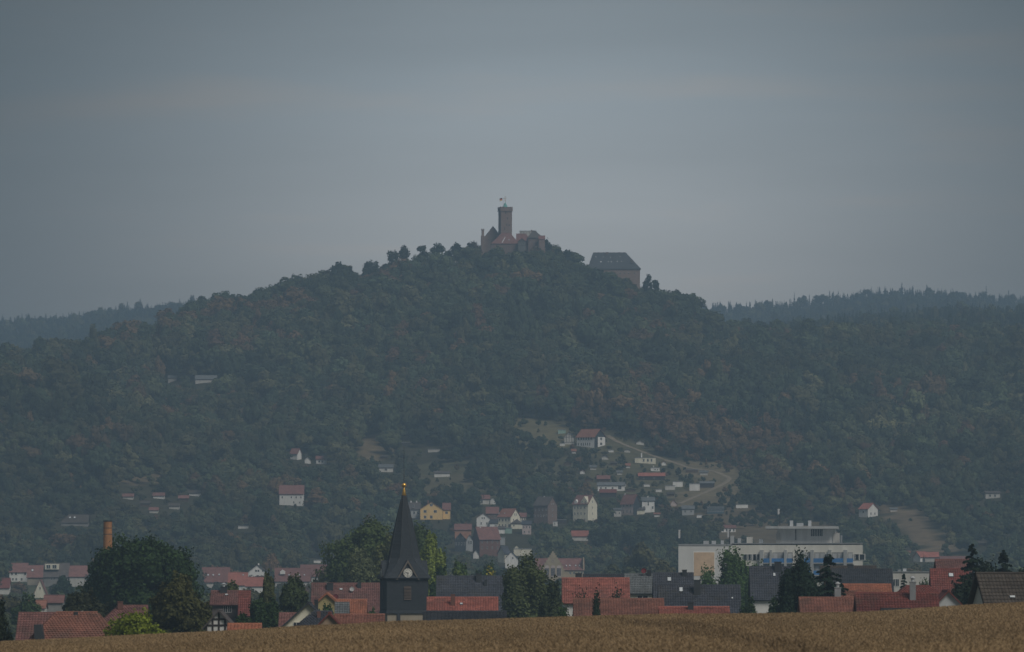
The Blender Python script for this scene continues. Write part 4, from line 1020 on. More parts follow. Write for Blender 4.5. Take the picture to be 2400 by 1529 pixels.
house("dark_house", "dark roofed house partly behind the tall dark pines", 1764, 1872, 1331, 1404, Y=990, d=10, wall='white', rf='anthracite', tile=(.34, .36), chim=[(1826, 1318, 16, 'metal_dark', .1)], sky=[(1817, 1350, 6, 8)])
house("dark_house", "smooth dark slate roof right of the tall dark pines", 1958, 2090, 1337, 1392, Y=960, d=9, wall='white', rf='slate', tile=T, chim=[(1998, 1325, 14, 'metal_dark', -.2)])
house("brown_house", "brown roof ridge just above the smooth dark slate roof", 1930, 2052, 1329.5, 1360, Y=1030, d=8, wall='white', rf='brownroof', tile=T)
house("orange_house", "narrow orange tiled roof below the smooth dark slate roof", 1968, 2086, 1373, 1398, Y=860, d=7, wall='brick', rf='orange', tile=T)
house("red_house", "low deep red roof with a grey metal capped chimney", 1883, 2010, 1405, 1442, Y=700, d=7, wall='offwhite', rf='rust', tile=T, chim=[(1968, 1379, 15, 'metal_grey', -.2, 'metal_bright')])
house("red_shed", "small orange red roof corner behind the grey metal capped chimney", 1942, 2006, 1389, 1412, Y=770, d=6, wall='brick', rf='rust', hip=(1.4, 0), tile=T)
house("red_house", "deep red roof with a tall grey chimney next to the white gable", 2016, 2196, 1394, 1444, Y=680, d=8, wall='offwhite', rf='darkred', tile=T, chim=[(2143, 1366, 14, 'metal_grey', .3, 'metal_bright')])
_r, _c, _w, _d, _h, _rh, _zg, _Y, _s, _ro = house.last
MB().box(px(2065, _Y) - _c.x, px(2137, _Y) - _c.x, -_d / 2 * .98, -_d / 2 * .5, pz(1433, _Y) - _zg, pz(1425.5, _Y) - _zg).build("dormer", "metal_dark", _r)
house("white_house", "plain white gable under a deep red roof at the wheat edge", 2178, 2268, 1388, 1434, Y=690, ridge='y', d=9, wall='palegrey', rf='darkred', ov=.35) if mat("palegrey", (.55, .57, .57), var=.08) else None
house("red_house", "deep red roof ridge behind the tall grey chimney", 2090, 2222, 1377, 1412, Y=760, d=8, wall='offwhite', rf='darkred', hip=(1.8, 1.8), tile=T)
house("brown_house", "tall dark brown red roof standing high before the dark conifers", 2201, 2272, 1314, 1341, Y=930, d=8, wall='wallred', rf='brownred', tile=T) if mat("wallred", (.16, .045, .035), var=.2) else None
house("red_house", "dark red roofed house with a narrow yellow wall edge", 2189, 2268, 1337, 1398, Y=890, d=7, wall='yellow', rf='darkred', tile=T, sky=[(2232, 1351, 12, 9)])
house("flat_building", "low white flat roofed workshop behind the red roofs", 2080, 2194, 1340, 1342, Y=1350, d=16, wall='offwhite', rf=None, cat='building', wins=[('F', [.12, .2], [1366], 9, 18)], chim=[(2092, 1334, 7, 'metal_bright', .3), (2112, 1336, 7, 'metal_grey', .2), (2124, 1334, 8, 'metal_bright', .3)])
house("brown_house", "big brown tiled roof with a white gable cut by the edge of the field", 2284, 2470, 1349, 1426, Y=520, uc=2319, rz=22, wall='white', rf='brownroof', tile=(.3, .32), ov=.45, sky=[(2360, 1403, 16, 5)])

# ------------------------------------------------------------------ hillside houses
house("yellow_house", "bright yellow gabled house on the slope above the church trees", 985, 1037, 1177, 1193, 1219, ridge='y', d=11, wall='yellow', rf='brownred', wins=[('F', [.22, .68], [1199], 7, 6.5), ('F', [.5], [1184], 7, 6), ('F', [.22, .5], [1212], 6, 7)], chim=[(1003, 1173, 3, 'brick')])
house("yellow_house", "yellow side wing under a brown roof right of the bright yellow gable", 1038, 1055, 1180, 1195, 1218, d=8, wall='yellow', rf='brownred', wins=[('F', 1, [1202], 6, 6)])
house("grey_house", "grey villa with dormer left of the bright yellow gable", 957, 984, 1178, 1194, 1216, d=9, wall='grey', rf='greybrown', wins=[('F', 3, [1202], 4, 7), ('F', [.45], [1187], 5, 6)], chim=[(963, 1174, 3, 'white'), (976, 1174, 3, 'white')])
house("white_house", "plain white gabled house with paired attic windows", 1117, 1148, 1203, 1214, 1239, ridge='y', d=9, wall='white', rf='brownred', wins=[('F', [.42, .58], [1214.5], 2.6, 5), ('F', [.35, .78], [1227], 2.8, 6)])
house("brown_house", "dark brown house between the white gable and the cream house", 1140, 1168, 1189, 1204, 1226, d=10, wall='brownbrick', rf='brownred', wins=[('F', [.7, .85], [1211], 2.5, 5)], chim=[(1143, 1196, 3, 'white')])
house("cream_house", "cream two storey house with a red roof and rows of tall windows", 1167, 1219, 1193, 1211, 1238, uc=1197, rz=-35, wall='cream', rf='rust', wins=[('F', 4, [1219, 1232], 3.6, 6.5), ('R', [.42, .58], [1206], 3, 5.5), ('R', [.3, .7], [1219, 1231], 3, 6)], sky=[(1177, 1204, 2.5, 2.5), (1190, 1204, 2.5, 2.5)])
house("cream_house", "small cream wing with a brown roof behind the cream house gable", 1216, 1233, 1203, 1212, 1226, d=8, wall='cream', rf='brownred', wins=[('F', 3, [1217], 2, 5)])
house("cream_hut", "cream hut with a dark pyramid roof in front of the cream house", 1198, 1224, 1219, 1227, 1241, d=7, wall='cream', rf='greybrown', hip=(2, 2), wins=[('F', [.25], [1232], 3, 4)])
house("white_hut", "small white cottage with dark roof below the dark brown house", 1148, 1166, 1219, 1226, 1240, d=6, wall='white', rf='anthracite', wins=[('F', [.7, .85], [1232], 2, 5)])
house("mint_shed", "mint green shed below the cream house", 1183, 1200, 1235, 1238, 1252, d=4, wall='mint', rf=None, cat='shed')
house("white_shed", "white garden wall shed left of the mint green shed", 1168, 1184, 1235, 1239, 1252, d=4, wall='white', rf='greybrown', cat='shed')
house("timbered_house", "pinkish timber fronted house with a dark roof right of the mint shed", 1224, 1245, 1221, 1229, 1254, d=7, wall='pink', rf='anthracite', wins=[('F', 3, [1236], 2.5, 6), ('F', 2, [1247], 2.5, 6)])
house("brick_house", "tall narrow brown brick house with a steep slate roof", 1251, 1306, 1165, 1184, 1230, uc=1284, rz=-36, wall='brownbrick', rf='greybrown', wins=[('F', 4, [1195], 2.6, 5), ('F', 5, [1209], 2.6, 5), ('R', [.5], [1195, 1208], 3, 6), ('R', [.4, .62], [1181], 2.4, 4)], chim=[(1276, 1163, 2.5, 'white')])
house("white_hut", "tiny white hut below the tall brown brick house", 1296, 1307, 1221, 1223, 1234, d=3, wall='white', rf=None, cat='shed', wins=[('F', [.4], [1228], 2, 5)])
house("carport", "thin flat brown carport roof right of the tiny white hut", 1307, 1328, 1217.5, 1219, 1228, d=5, wall='darkwood', rf=None, cat='shed')
house("cream_house", "tall four storey cream house with a red roof and dormers", 1343, 1400, 1161, 1181, 1225, uc=1378, rz=-34, wall='cream', rf='brownred', wins=[('F', [.14, .34, .55, .80], [1190, 1204], 2.8, 6), ('F', [.14, .34, .55, .80], [1218], 2.8, 5), ('R', [.5], [1176, 1190, 1204], 2.8, 6), ('R', [.55], [1219], 3.4, 8)])
_r, _c, _w, _d, _h, _rh, _zg, _Y, _s, _ro = house.last
MB().prism([(_w * .02, _h - .5), (_w * .48, _h - .5), (_w * .48, _h + .8), (_w * .25, _h + _rh * .88), (_w * .02, _h + .8)], -_d / 2 - .05, -.4).build("gable", "cream", _r)
for _x in (.13, .37): window(_r, _w * _x, -_d / 2 - .08, _h + .7, 2.8 * _s, 6 * _s)
MB().prism([(-_w * .42, _h), (-_w * .22, _h), (-_w * .22, _h + 1.0), (-_w * .32, _h + 1.9), (-_w * .42, _h + 1.0)], -_d / 2 - .03, -1).build("dormer", "white", _r)
house("pink_house", "pinkish two storey house with red roof and dark slate gable", 1456, 1500, 1160, 1180, 1209, uc=1484, rz=-40, wall='pink', rf='brownred', wins=[('F', [.22, .5, .8], [1185, 1199], 3.6, 7)], chim=[(1465, 1157, 2.5, 'white')])
_r, _c, _w, _d, _h, _rh, _zg, _Y, _s, _ro = house.last
obj("gable_cladding", [(_w / 2 + .03, -_d / 2, 0), (_w / 2 + .03, _d / 2, 0), (_w / 2 + .03, _d / 2, _h), (_w / 2 + .03, 0, _h + _rh), (_w / 2 + .03, -_d / 2, _h)], [(0, 1, 2, 3, 4)], "slate_clad", _r)
house("white_house", "white house with a pale chimney right of the dark slate gable", 1505, 1534, 1166, 1174, 1202, d=8, wall='white', rf='greyroof', wins=[('F', [.5], [1181], 3, 9), ('F', [.15, .85], [1190], 4, 6)], chim=[(1519, 1163, 3, 'white')])
house("cream_hut", "low cream outhouse between the pinkish and the white house", 1493, 1511, 1191, 1195, 1206, d=5, wall='cream', rf='greybrown', cat='shed')
house("white_hut", "white lean to left of the pinkish house", 1439, 1456, 1192, 1195, 1212, d=5, wall='offwhite', rf='greyroof', cat='shed', wins=[('F', 2, [1203], 3, 4)])
house("white_house", "large white house with orange red roof highest on the slope", 1352, 1419, 1006, 1024, 1052, uc=1393, rz=-33, wall='white', rf='rust', wins=[('F', [.1, .26, .40, .54, .68, .82], [1028], 3, 6.5), ('F', [.1, .26, .38, .50, .62, .74], [1041], 3, 7), ('R', [.62], [1028, 1040], 9, 6)], ov=.5)
_r, _c, _w, _d, _h, _rh, _zg, _Y, _s, _ro = house.last
obj("gable_cladding", [(_w / 2 + .03, -_d / 2, 0), (_w / 2 + .03, -_d * .18, 0), (_w / 2 + .03, -_d * .18, _h), (_w / 2 + .03, _d / 2, _h), (_w / 2 + .03, 0, _h + _rh), (_w / 2 + .03, -_d / 2, _h)], [(0, 1, 2, 3, 4, 5)], "slate_clad", _r)
house("timbered_house", "grey half timbered cottage left of the large white house", 1322, 1346, 1013, 1025, 1043, ridge='y', d=9, wall='offwhite', rf='greyroof', timber='darkwood', ov=.4)
house("mint_shed", "mint green hut at the edge of the upper meadow", 1308, 1326, 1006, 1008, 1017, d=4, wall='mint', rf=None, cat='shed')
house("white_bungalow", "white flat roofed bungalow with a tall chimney below the large white house", 1488, 1537, 1071.5, 1073.5, 1087, d=7, wall='cream', rf=None, cat='bungalow', wins=[('F', [.42, .62, .8], [1079], 4, 7)], chim=[(1504, 1062, 3, 'white', .3)])
house("white_shed", "small bright white garden hut above the long red shed roof", 1525, 1546, 1095, 1097, 1105, d=4, wall='white', rf=None, cat='shed', wins=[('F', [.5, .78], [1101], 3, 3)], chim=[(1532, 1092, 1.6, 'white')])
house("long_shed", "dark wooden shed with a long bright red roof in the gardens", 1497, 1558, 1109, 1116, 1126, d=6, wall='darkwood', rf='red', cat='shed', wins=[('F', [.2, .6], [1121], 3, 4)])
house("white_bungalow", "long white bungalow with dark windows in the lower gardens", 1401, 1464, 1131, 1138, 1152, d=7, wall='white', rf='greyroof', cat='bungalow', wins=[('F', [.12, .3, .55], [1144], 4, 4), ('F', [.82], [1143], 8, 8)])
house("red_shed", "brown red roofed garden house above the long white bungalow", 1400, 1429, 1115, 1123, 1132, d=6, wall='wood', rf='brownred', cat='shed')
house("red_shed", "dark red shed roof just below the long white bungalow", 1406, 1444, 1148, 1155, 1166, d=6, wall='darkwood', rf='darkred', cat='shed')
house("white_shed", "low pale shed with a flat roof beside the white cube hut", 1559, 1582, 1137, 1139, 1149, d=5, wall='offwhite', rf=None, cat='shed')
house("white_shed", "white cube hut with a tall end wall in the gardens", 1577, 1600, 1127, 1129.5, 1142, d=5, wall='white', rf=None, cat='shed')
house("white_shed", "white flat roofed hut nearest to the bend of the dirt track", 1616, 1640, 1132, 1134.5, 1151, d=6, wall='white', rf=None, cat='shed')
house("wood_shed", "dark open shed beside the white hut near the dirt track", 1641, 1674, 1129, 1133, 1144, d=5, wall='darkwood', rf='greyroof', cat='shed')
house("grey_shed", "flat grey roofed shed under the dirt track", 1608, 1636, 1099, 1101, 1109, d=4, wall='wood', rf=None, cat='shed')
house("greenhouse", "dark blue glazed garden pavilion below the dirt track", 1657, 1697, 1186.5, 1188.5, 1205, d=6, wall='darkteal', rf=None, cat='greenhouse', wins=[('F', 7, [1195], 3.4, 10)]) if mat("darkteal", (.05, .09, .12)) else None
house("container", "single white container standing on the brown slope", 1725, 1753, 1181.5, 1183, 1192, d=3, wall='white', rf=None, cat='container')
house("white_house", "white row of garden rooms above the roof of the concrete block", 1691, 1724, 1232, 1238, 1248, d=6, wall='white', rf='brownred', wins=[('F', 4, [1243], 3.5, 6)])
house("grey_house", "grey terrace house right of the white house with pale chimney", 1599, 1627, 1186, 1193, 1208, d=7, wall='grey', rf='greyroof', wins=[('F', 2, [1199], 4, 5)])
house("red_hut", "little pointed red roofed hut above the grey terrace house", 1572, 1586, 1172, 1180, 1187, ridge='y', d=5, wall='pink', rf='rust', cat='shed')
house("white_house", "white house with a wide red roof alone in the trees above the left town", 655, 711, 1138, 1158, 1186, d=10, wall='white', rf='brownred', wins=[('F', [.12, .5, .7, .9], [1166], 3, 5), ('F', [.6, .85], [1178], 3, 5)])
house("white_house", "narrow white gable with brown roof among trees high on the left slope", 680, 706, 1052, 1063, 1079, uc=697, rz=-30, wall='white', rf='brownred')
house("white_hut", "tiny white gabled hut beside the narrow white gable", 714, 728, 1071, 1078, 1088, ridge='y', d=5, wall='white', rf='greybrown', cat='shed')
house("white_hut", "low white hut with a wide brown roof on the left slope", 741, 765, 1070, 1077, 1089, d=6, wall='white', rf='brownred', cat='shed', wins=[('F', [.3, .6], [1082], 4, 5)])
house("white_bungalow", "pale bungalow among bushes left of the spire tip", 888, 921, 1089, 1096, 1108, d=6, wall='offwhite', rf='greyroof', cat='bungalow', wins=[('F', [.5], [1101], 6, 5)])
house("white_shed", "long white flat hut right of the spire tip", 1018, 1054, 1105, 1109, 1119, d=5, wall='white', rf='greybrown', cat='shed')
house("white_shed", "small pale hut under the woods above the long white flat hut", 1003, 1031, 1051, 1053.5, 1061, d=5, wall='offwhite', rf=None, cat='shed')
house("wood_shed", "thin flat roofed hut directly above the spire tip", 942, 960, 1036, 1038, 1046, d=5, wall='darkwood', rf=None, cat='shed')
house("white_house", "white cottage with brown roof on the meadow above the white gabled house", 1122, 1147, 1161, 1170, 1183, d=8, wall='offwhite', rf='brownred', wins=[('F', [.3], [1176], 4, 8)])
house("white_hut", "white pointed garden pavilion right of the meadow cottage", 1149, 1162, 1166, 1173, 1183, ridge='y', d=5, wall='white', rf='greyroof', cat='shed')
house("white_house", "white chalet with a red roof and balcony on the right slope", 2014, 2059, 1180, 1193, 1213, uc=2034, rz=-40, wall='white', rf='red', wins=[('R', [.3, .7], [1204], 4, 6), ('F', [.5], [1200], 4, 6)])
house("white_bungalow", "lone white bungalow in the dark woods at the right", 2310, 2344, 1152, 1156, 1169, d=7, wall='offwhite', rf='greybrown', cat='bungalow', wins=[('F', [.3, .65], [1162], 5, 6)])
house("red_house", "white gabled house with a red roof right of the concrete block", 2142, 2178, 1294, 1305, 1318, uc=2157, rz=42, wall='white', rf='red')
house("red_house", "second red roof behind the white gabled house on the right", 2168, 2200, 1295, 1306, 1318, d=8, wall='offwhite', rf='red')
house("red_house", "low brown red roofs below the woods right of the red roofed pair", 2205, 2262, 1305, 1313, 1325, d=8, wall='offwhite', rf='brownred')
house("brown_house", "dark roofed cottage with two skylights above the factory chimney", 143, 206, 1207, 1225, 1234, d=9, wall='greyplaster', rf='brownroof', hip=(3, 0), sky=[(163, 1214, 5, 4), (174, 1214, 5, 4)])
house("white_house", "white two storey house at the far left of the town row", 22, 63, 1321, 1341, 1364, d=9, wall='white', rf='brownred', wins=[('F', [.15, .38, .9], [1345], 5, 7), ('F', [.2, .4, .7], [1358], 4, 6)])
house("brown_house", "brown roofed house between the white and the grey town houses", 64, 103, 1326, 1353, 1372, d=10, wall='beige', rf='brownred', sky=[(75, 1338, 5, 5)])
house("grey_house", "grey town house with a white box dormer", 103, 160, 1321, 1352, 1376, d=11, wall='greyplaster', rf='greybrown', wins=[('F', [.32, .42], [1357], 3.5, 7), ('F', [.75], [1358], 4, 6)]) if mat("greyplaster", (.26, .25, .235)) else None
_r, _c, _w, _d, _h, _rh, _zg, _Y, _s, _ro = house.last
_x0, _x1, _z0, _z1 = px(105, _Y) - _c.x, px(137, _Y) - _c.x, pz(1335, _Y) - _zg, pz(1322, _Y) - _zg
_dm = MB().box(_x0, _x1, -_d / 2 * .8, -.3, _z0, _z1).build("dormer", "cream", _r)
for _f in (.25, .7): window(_r, _x0 + (_x1 - _x0) * _f, -_d / 2 * .8 - .02, (_z0 + _z1) / 2, 10 * _s, 9 * _s)
house("cream_house", "pointed cream gable in front of the brown roofed town house", 81, 107, 1359, 1390, 1402, ridge='y', d=9, wall='cream', rf='brownred', ov=.25, wins=[('F', [.5], [1379], 3, 6)])
house("brown_house", "brown roofed house right of the box dormer house", 163, 206, 1327, 1351, 1376, d=9, wall='offwhite', rf='brownred')
house("red_house", "red roof at the left edge of the town", -14, 21, 1356, 1378, 1394, d=9, wall='offwhite', rf='darkred')
house("red_house", "low rust coloured roof in the gardens left of the big tree", 60, 104, 1409, 1426, Y=1500, d=8, wall='offwhite', rf='rust')
house("red_house", "faded red roof above the rust coloured garden roof", 104, 146, 1397, 1413, Y=1560, d=8, wall='greyplaster', rf='brownred')
house("brown_house", "wide purple brown roof with three skylights left in the town row", 474, 536, 1331, 1364, Y=2460, d=11, wall='offwhite', rf='brownred', sky=[(487, 1349, 4, 4), (499, 1349, 4, 4), (513, 1348, 4, 4)], chim=[(508, 1327, 2.5, 'brick')])
house("red_house", "salmon red town roof left of the white gable", 536, 578, 1343, 1371, Y=2360, d=9, wall='white', rf='red', sky=[(569, 1349, 3, 3)])
house("white_house", "white town house gable with a pair of windows", 580, 626, 1324, 1342, Y=2500, ridge='y', d=10, wall='white', rf='greybrown', wins=[('F', [.44, .56], [1338], 4.5, 5), ('F', [.78], [1338], 3, 5)], chim=[(605, 1321, 3, 'white')])
house("red_house", "salmon red roof with pale walls below the white town gable", 576, 624, 1354, 1374, Y=2260, d=9, wall='white', rf='red')
house("brown_house", "brown town roof with small white dormer behind the young birches", 645, 726, 1333, 1362, Y=2420, d=10, wall='offwhite', rf='brownred', sky=[(677, 1349, 3, 3), (701, 1349, 3, 3), (713, 1349, 3, 3)])
_r, _c, _w, _d, _h, _rh, _zg, _Y, _s, _ro = house.last
_x = px(662, _Y) - _c.x; _z = pz(1346, _Y) - _zg
MB().prism([(_x - .9, _z), (_x + .9, _z), (_x + .9, _z + 1), (_x, _z + 1.6), (_x - .9, _z + 1)], -_d / 2 * .7, -.5).build("dormer", "white", _r)
house("brown_house", "purple brown roof at the right end of the town row", 705, 766, 1325, 1351, Y=2520, d=10, wall='offwhite', rf='brownred')
house("brick_house", "large dark red brick house with a big brown roof above the trees", 1108, 1172, 1236, 1263, 1306, uc=1124, rz=25, wall='brick', rf='brownred', wins=[('F', 4, [1270, 1284], 3, 7)], chim=[(1125, 1236, 4, 'white')])
house("orange_house", "orange brick house with a brown roof left of the large brick house", 1066, 1104, 1229, 1242, 1266, d=9, wall='orangebrick', rf='brownred', chim=[(1091, 1225, 4, 'brick')]) if mat("orangebrick", (.40, .20, .13)) else None
house("timbered_house", "dark slate clad house with four pale windows in the brick cluster", 1066, 1092, 1250, 1265, 1294, ridge='y', d=9, wall='slate_clad', rf='greybrown', wins=[('F', 4, [1275], 3, 6), ('F', 2, [1262], 2.5, 4)])
house("white_house", "pale grey gabled house between the dark slate house and the brick house", 1091, 1111, 1254, 1268, 1294, ridge='y', d=8, wall='grey', rf='greybrown', wins=[('F', [.4, .65], [1272], 3, 9)])
house("grey_shed", "grey flat outhouses right of the large brick house", 1158, 1184, 1257, 1260, 1279, d=6, wall='grey', rf=None, cat='shed')
house("white_hut", "small white gable peeking over the trees below the brick cluster", 1109, 1122, 1289, 1298, 1310, ridge='y', d=5, wall='white', rf='greybrown')
house("cream_house", "cream gabled house with a dark roof above the stepped gable", 1167, 1196, 1281, 1297, 1320, uc=1183, rz=40, wall='cream', rf='anthracite', wins=[('F', 2, [1305], 3, 5)])
house("white_house", "white gable with brown roof just left of the stepped gable building", 1184, 1214, 1293, 1309, 1334, ridge='y', d=9, wall='white', rf='greybrown', wins=[('F', [.6], [1308], 3, 5)])
house("cream_house", "flat cream building with a pointed pediment behind the white gable", 1204, 1246, 1284, 1287, 1303, d=8, wall='cream', rf=None)
_r, _c, _w, _d, _h, _rh, _zg, _Y, _s, _ro = house.last
MB().prism([(-_w / 2, _h), (-_w / 2 + 13 * _s, _h), (-_w / 2 + 6.5 * _s, _h + 7.5 * _s)], -_d / 2 - .05, -_d / 2 + 1.5).build("pediment", "cream", _r)
house("red_shed", "faint red roof among the trees right of the four storey house", 1340, 1378, 1245, 1257, 1268, d=8, wall='offwhite', rf='red', cat='shed')
house("grey_house", "long grey roof in the woods on the left hill flank", 458, 507, 880, 889, 898, d=10, wall='offwhite', rf='greyroof')
house("grey_house", "small grey roof in the woods left of the long grey woodland roof", 394, 413, 880, 886, 896, d=8, wall='offwhite', rf='greyroof')
for i, (u, v, w_) in enumerate(((300, 1168, 24), (340, 1184, 22), (372, 1166, 26), (408, 1190, 24), (430, 1172, 22), (456, 1160, 26), (360, 1200, 20))):
    house("garden_house", "small allotment house above the big dark tree, %s from the left" % NTH[sorted((300, 340, 372, 408, 430, 456, 360)).index(u)], u - w_ / 2, u + w_ / 2, v - 10, v - 4, v + 4, d=5, wall=('offwhite', 'wood', 'white')[i % 3], rf=('brownred', 'brownroof')[i % 2], group="allotment houses on the left slope", cat='shed')
HUTS = ((1318, 1044, 12), (1452, 1112, 10), (1472, 1096, 12), (1438, 1090, 11), (1544, 1152, 14), (1500, 1042, 16), (1462, 1140, 14), (1380, 1128, 14), (570, 1238, 24), (2095, 1198, 14), (2128, 1300, 12), (2300, 1278, 16), (745, 1318, 20), (1418, 1076, 13), (1556, 1090, 14), (1478, 1152, 16), (1516, 1140, 14), (1390, 1100, 12), (1540, 1210, 16), (1572, 1162, 12), (1432, 1060, 12), (1470, 1060, 12), (1365, 1110, 14), (1330, 1090, 12), (1640, 1212, 14), (1650, 1112, 16), (1345, 1062, 12), (900, 1075, 12))
for i, (u, v, w_) in enumerate(HUTS):
    w_ *= (1.0, 1.35, .8, 1.15)[(i * 7) % 4]; q_ = i % 4
    house("garden_shed", "%s, %s from the left" % (("tiny pale flat garden hut among the hillside trees", "tiny grey roofed garden hut among the hillside trees", "tiny red roofed garden hut among the hillside trees", "tiny brown wooden garden hut among the hillside trees")[q_], NTH[sorted(h_[0] for h_ in HUTS[q_::4]).index(u)]),
          u - w_ / 2, u + w_ / 2, v - 7 - (i % 3), v - 4.5, v + 2, d=3.5, wall=('white', 'offwhite', 'white', 'wood')[q_], rf=(None, 'greyroof', 'rust', 'brownroof')[q_], ridge=('x', 'y')[(i // 4) % 2],
          group=("pale garden huts", "grey roofed garden huts", "red roofed garden huts", "wooden garden huts")[q_], cat='shed')
def school():
    Y = hit(1315, 1362)
    house("school", "beige stepped gable building with arched windows and a purple roof", 1256, 1368, 1310, 1336, 1362, Y=Y, d=12, wall='beigelight', rf='brownred', wins=[('F', [.72, .80, .9, .96], [1343], 4, 6)], sky=[(1327.5, 1327, 3, 4), (1336, 1327, 3, 4), (1349.5, 1327, 3, 4), (1358, 1327, 3, 4)], cat='building')
    r, c, w, d, h, rh, zg, Y, s, ro = house.last
    X = lambda u: px(u, Y) - c.x; Z = lambda v: pz(v, Y) - zg
    steps = [(27, 1334), (24, 1326), (20, 1319), (16, 1313), (12, 1307), (8.5, 1301.5), (5.5, 1297), (2.5, 1292.5)]
    P = [(X(1296 - 27), 0), (X(1296 + 27), 0)]
    hv = 1336
    pts = []
    prev = 1336
    for (hw, v) in steps: pts += [(hw, prev), (hw, v)]; prev = v
    P += [(X(1296 + a), Z(v)) for a, v in pts] + [(X(1296 - a), Z(v)) for a, v in reversed(pts)]
    MB().prism(P, -d / 2 - 1.2, -d / 2 + 1.5).build("stepped_gable", "beigelight", r)
    MB().lathe([(.55, 0), (.55, .1), (.35, .1)], 12).V
    for u in (1282, 1296, 1310):
        aw = 5.2 * s
        Q = [(X(u) - aw, Z(1352)), (X(u) + aw, Z(1352)), (X(u) + aw, Z(1330))] + [(X(u) + aw * math.cos(t), Z(1330) + aw * .9 * math.sin(t)) for t in np.linspace(.25, math.pi - .25, 7)] + [(X(u) - aw, Z(1330))]
        wo = MB().prism(Q, -d / 2 - 1.25, -d / 2 - 1.19).build("arched_surround", "pink", r)
        for k_ in range(3):
            x = X(u) + (k_ - 1) * 3.0 * s; MB().box(x - 1.1 * s, x + 1.1 * s, -d / 2 - 1.3, -d / 2 - 1.24, Z(1350), Z(1332)).build("window", "glass", wo)
    m = MB(); m.lathe([(3.2 * s, 0), (3.2 * s, .1), (2.2 * s, .1), (2.2 * s, 0)], 14, cap=False); m.V = [(X(1296) + a, -d / 2 - 1.22 - z, Z(1315) + b) for a, b, z in m.V]; m.build("roundel", "pink", r)
    MB().box(X(1366.5), X(1369), -d / 2 - .2, d / 2, h - .5, h + rh + .6).build("gable_wall", "beigelight", r)
mat("beigelight", (.46, .38, .26), var=.18); school()

# ------------------------------------------------------------------ single trees round the village
G_DARK, G_MID, G_OLIVE, G_BRIGHT, G_BROWN, G_YEL, G_CON = (.030, .055, .018), (.045, .075, .024), (.07, .08, .028), (.10, .135, .022), (.085, .065, .028), (.26, .22, .03), (.018, .034, .02)
tree("broadleaf_tree", "huge dark green broad tree below the factory chimney", 196, 476, 1222, 960, G_DARK, n=15000, leaf=.36, cb=.02, lobes=22)
tree("broadleaf_tree", "brown tinged round tree in front of the huge dark green tree", 338, 512, 1330, 700, (.06, .062, .022), n=9000, leaf=.27, cb=.0, lobes=16)
tree("green_bush", "bright yellow green bush at the edge of the wheat", 212, 436, 1402, 560, (.135, .165, .020), n=9000, leaf=.2, cb=-.3, lobes=20, cat='bush')
tree("dark_bush", "very dark bush at the left edge of the field", -60, 50, 1396, 520, (.018, .026, .014), n=5000, leaf=.2, cb=-.2, lobes=12, cat='bush')
tree("broadleaf_tree", "dark spreading tree between the hip roof and the huge tree", 138, 268, 1378, 800, (.035, .04, .02), n=6000, leaf=.28, cb=.0)
tree("garden_bush", "low green bush below the pointed cream gable", 20, 120, 1394, 1200, G_MID, n=3500, leaf=.3, cb=-.1, cat='bush')
tree("broadleaf_tree", "rounded blue green tree in front of the brown town roof", 120, 182, 1348, 1900, (.03, .055, .035), n=2500, leaf=.45, cb=.0)
tree("young_birch", "tall slender birch left of the brown town roof", 606, 646, 1335, 860, (.075, .085, .035), n=3500, leaf=.22, cb=.15, lobes=14)
tree("young_birch", "dark bushy tree below the tall slender birch", 578, 660, 1392, 800, G_DARK, n=5000, leaf=.24, cb=-.05)
tree("broadleaf_tree", "rounded tree right of the tall slender birch", 640, 738, 1340, 880, (.05, .068, .026), n=6500, leaf=.27, cb=.0)
tree("garden_bush", "dark hedge tree above the low orange shed roof", 536, 600, 1420, 720, G_DARK, n=3500, leaf=.2, cb=-.1, cat='bush')
tree("broadleaf_tree", "olive tree right behind the red house with the white framed window", 478, 580, 1355, 1010, G_OLIVE, n=4500, leaf=.28, cb=.0)
tree("garden_bush", "dense green garden bush in front of the orange gable roof", 736, 794, 1412, 830, (.03, .07, .018), n=3500, leaf=.2, cb=-.2, cat='bush')
tree("garden_bush", "small bush squeezed between the long red roof and the church", 855, 892, 1418, 900, G_MID, n=2000, leaf=.2, cb=-.2, cat='bush')
tree("broadleaf_tree", "big dark green tree crown left behind the church spire", 762, 940, 1203, 1260, (.068, .095, .03), n=11000, leaf=.38, cb=.05, lobes=20)
tree("broadleaf_tree", "grey green willow crown below the big dark crown left of the church", 792, 900, 1275, 1180, (.10, .115, .055), n=5500, leaf=.34, cb=.02)
tree("broadleaf_tree", "olive tree close behind the church tower", 868, 962, 1230, 1230, (.095, .105, .038), n=5000, leaf=.36, cb=.0)
tree("broadleaf_tree", "dark crown right behind the church spire", 930, 1036, 1209, 1280, (.062, .09, .032), n=5500, leaf=.38, cb=.05)
tree("broadleaf_tree", "tall bright yellow green tree right of the spire", 974, 1050, 1243, 1150, (.17, .21, .045), n=6500, leaf=.34, cb=.0, lobes=18)
tree("broadleaf_tree", "small dark tree at the foot of the bright yellow green tree", 1002, 1062, 1312, 1090, G_DARK, n=3000, leaf=.3, cb=-.1)
tree("broadleaf_tree", "green tree above the broad dark roof", 1050, 1124, 1296, 1200, (.065, .105, .032), n=5000, leaf=.34, cb=.0)
tree("green_bush", "bright green bush row above the broad dark roof", 1050, 1120, 1328, 1100, (.10, .13, .03), n=3500, leaf=.28, cb=-.2, cat='bush')
tree("yellow_bush", "yellow leaved bush behind the chimney of the broad dark roof", 1124, 1174, 1332, 1080, G_YEL, n=2500, leaf=.26, cb=-.2, cat='bush', wild=.5)
tree("broadleaf_tree", "green tree left of the white gable and stepped gable building", 1104, 1190, 1308, 1320, G_MID, n=4500, leaf=.36, cb=.0)
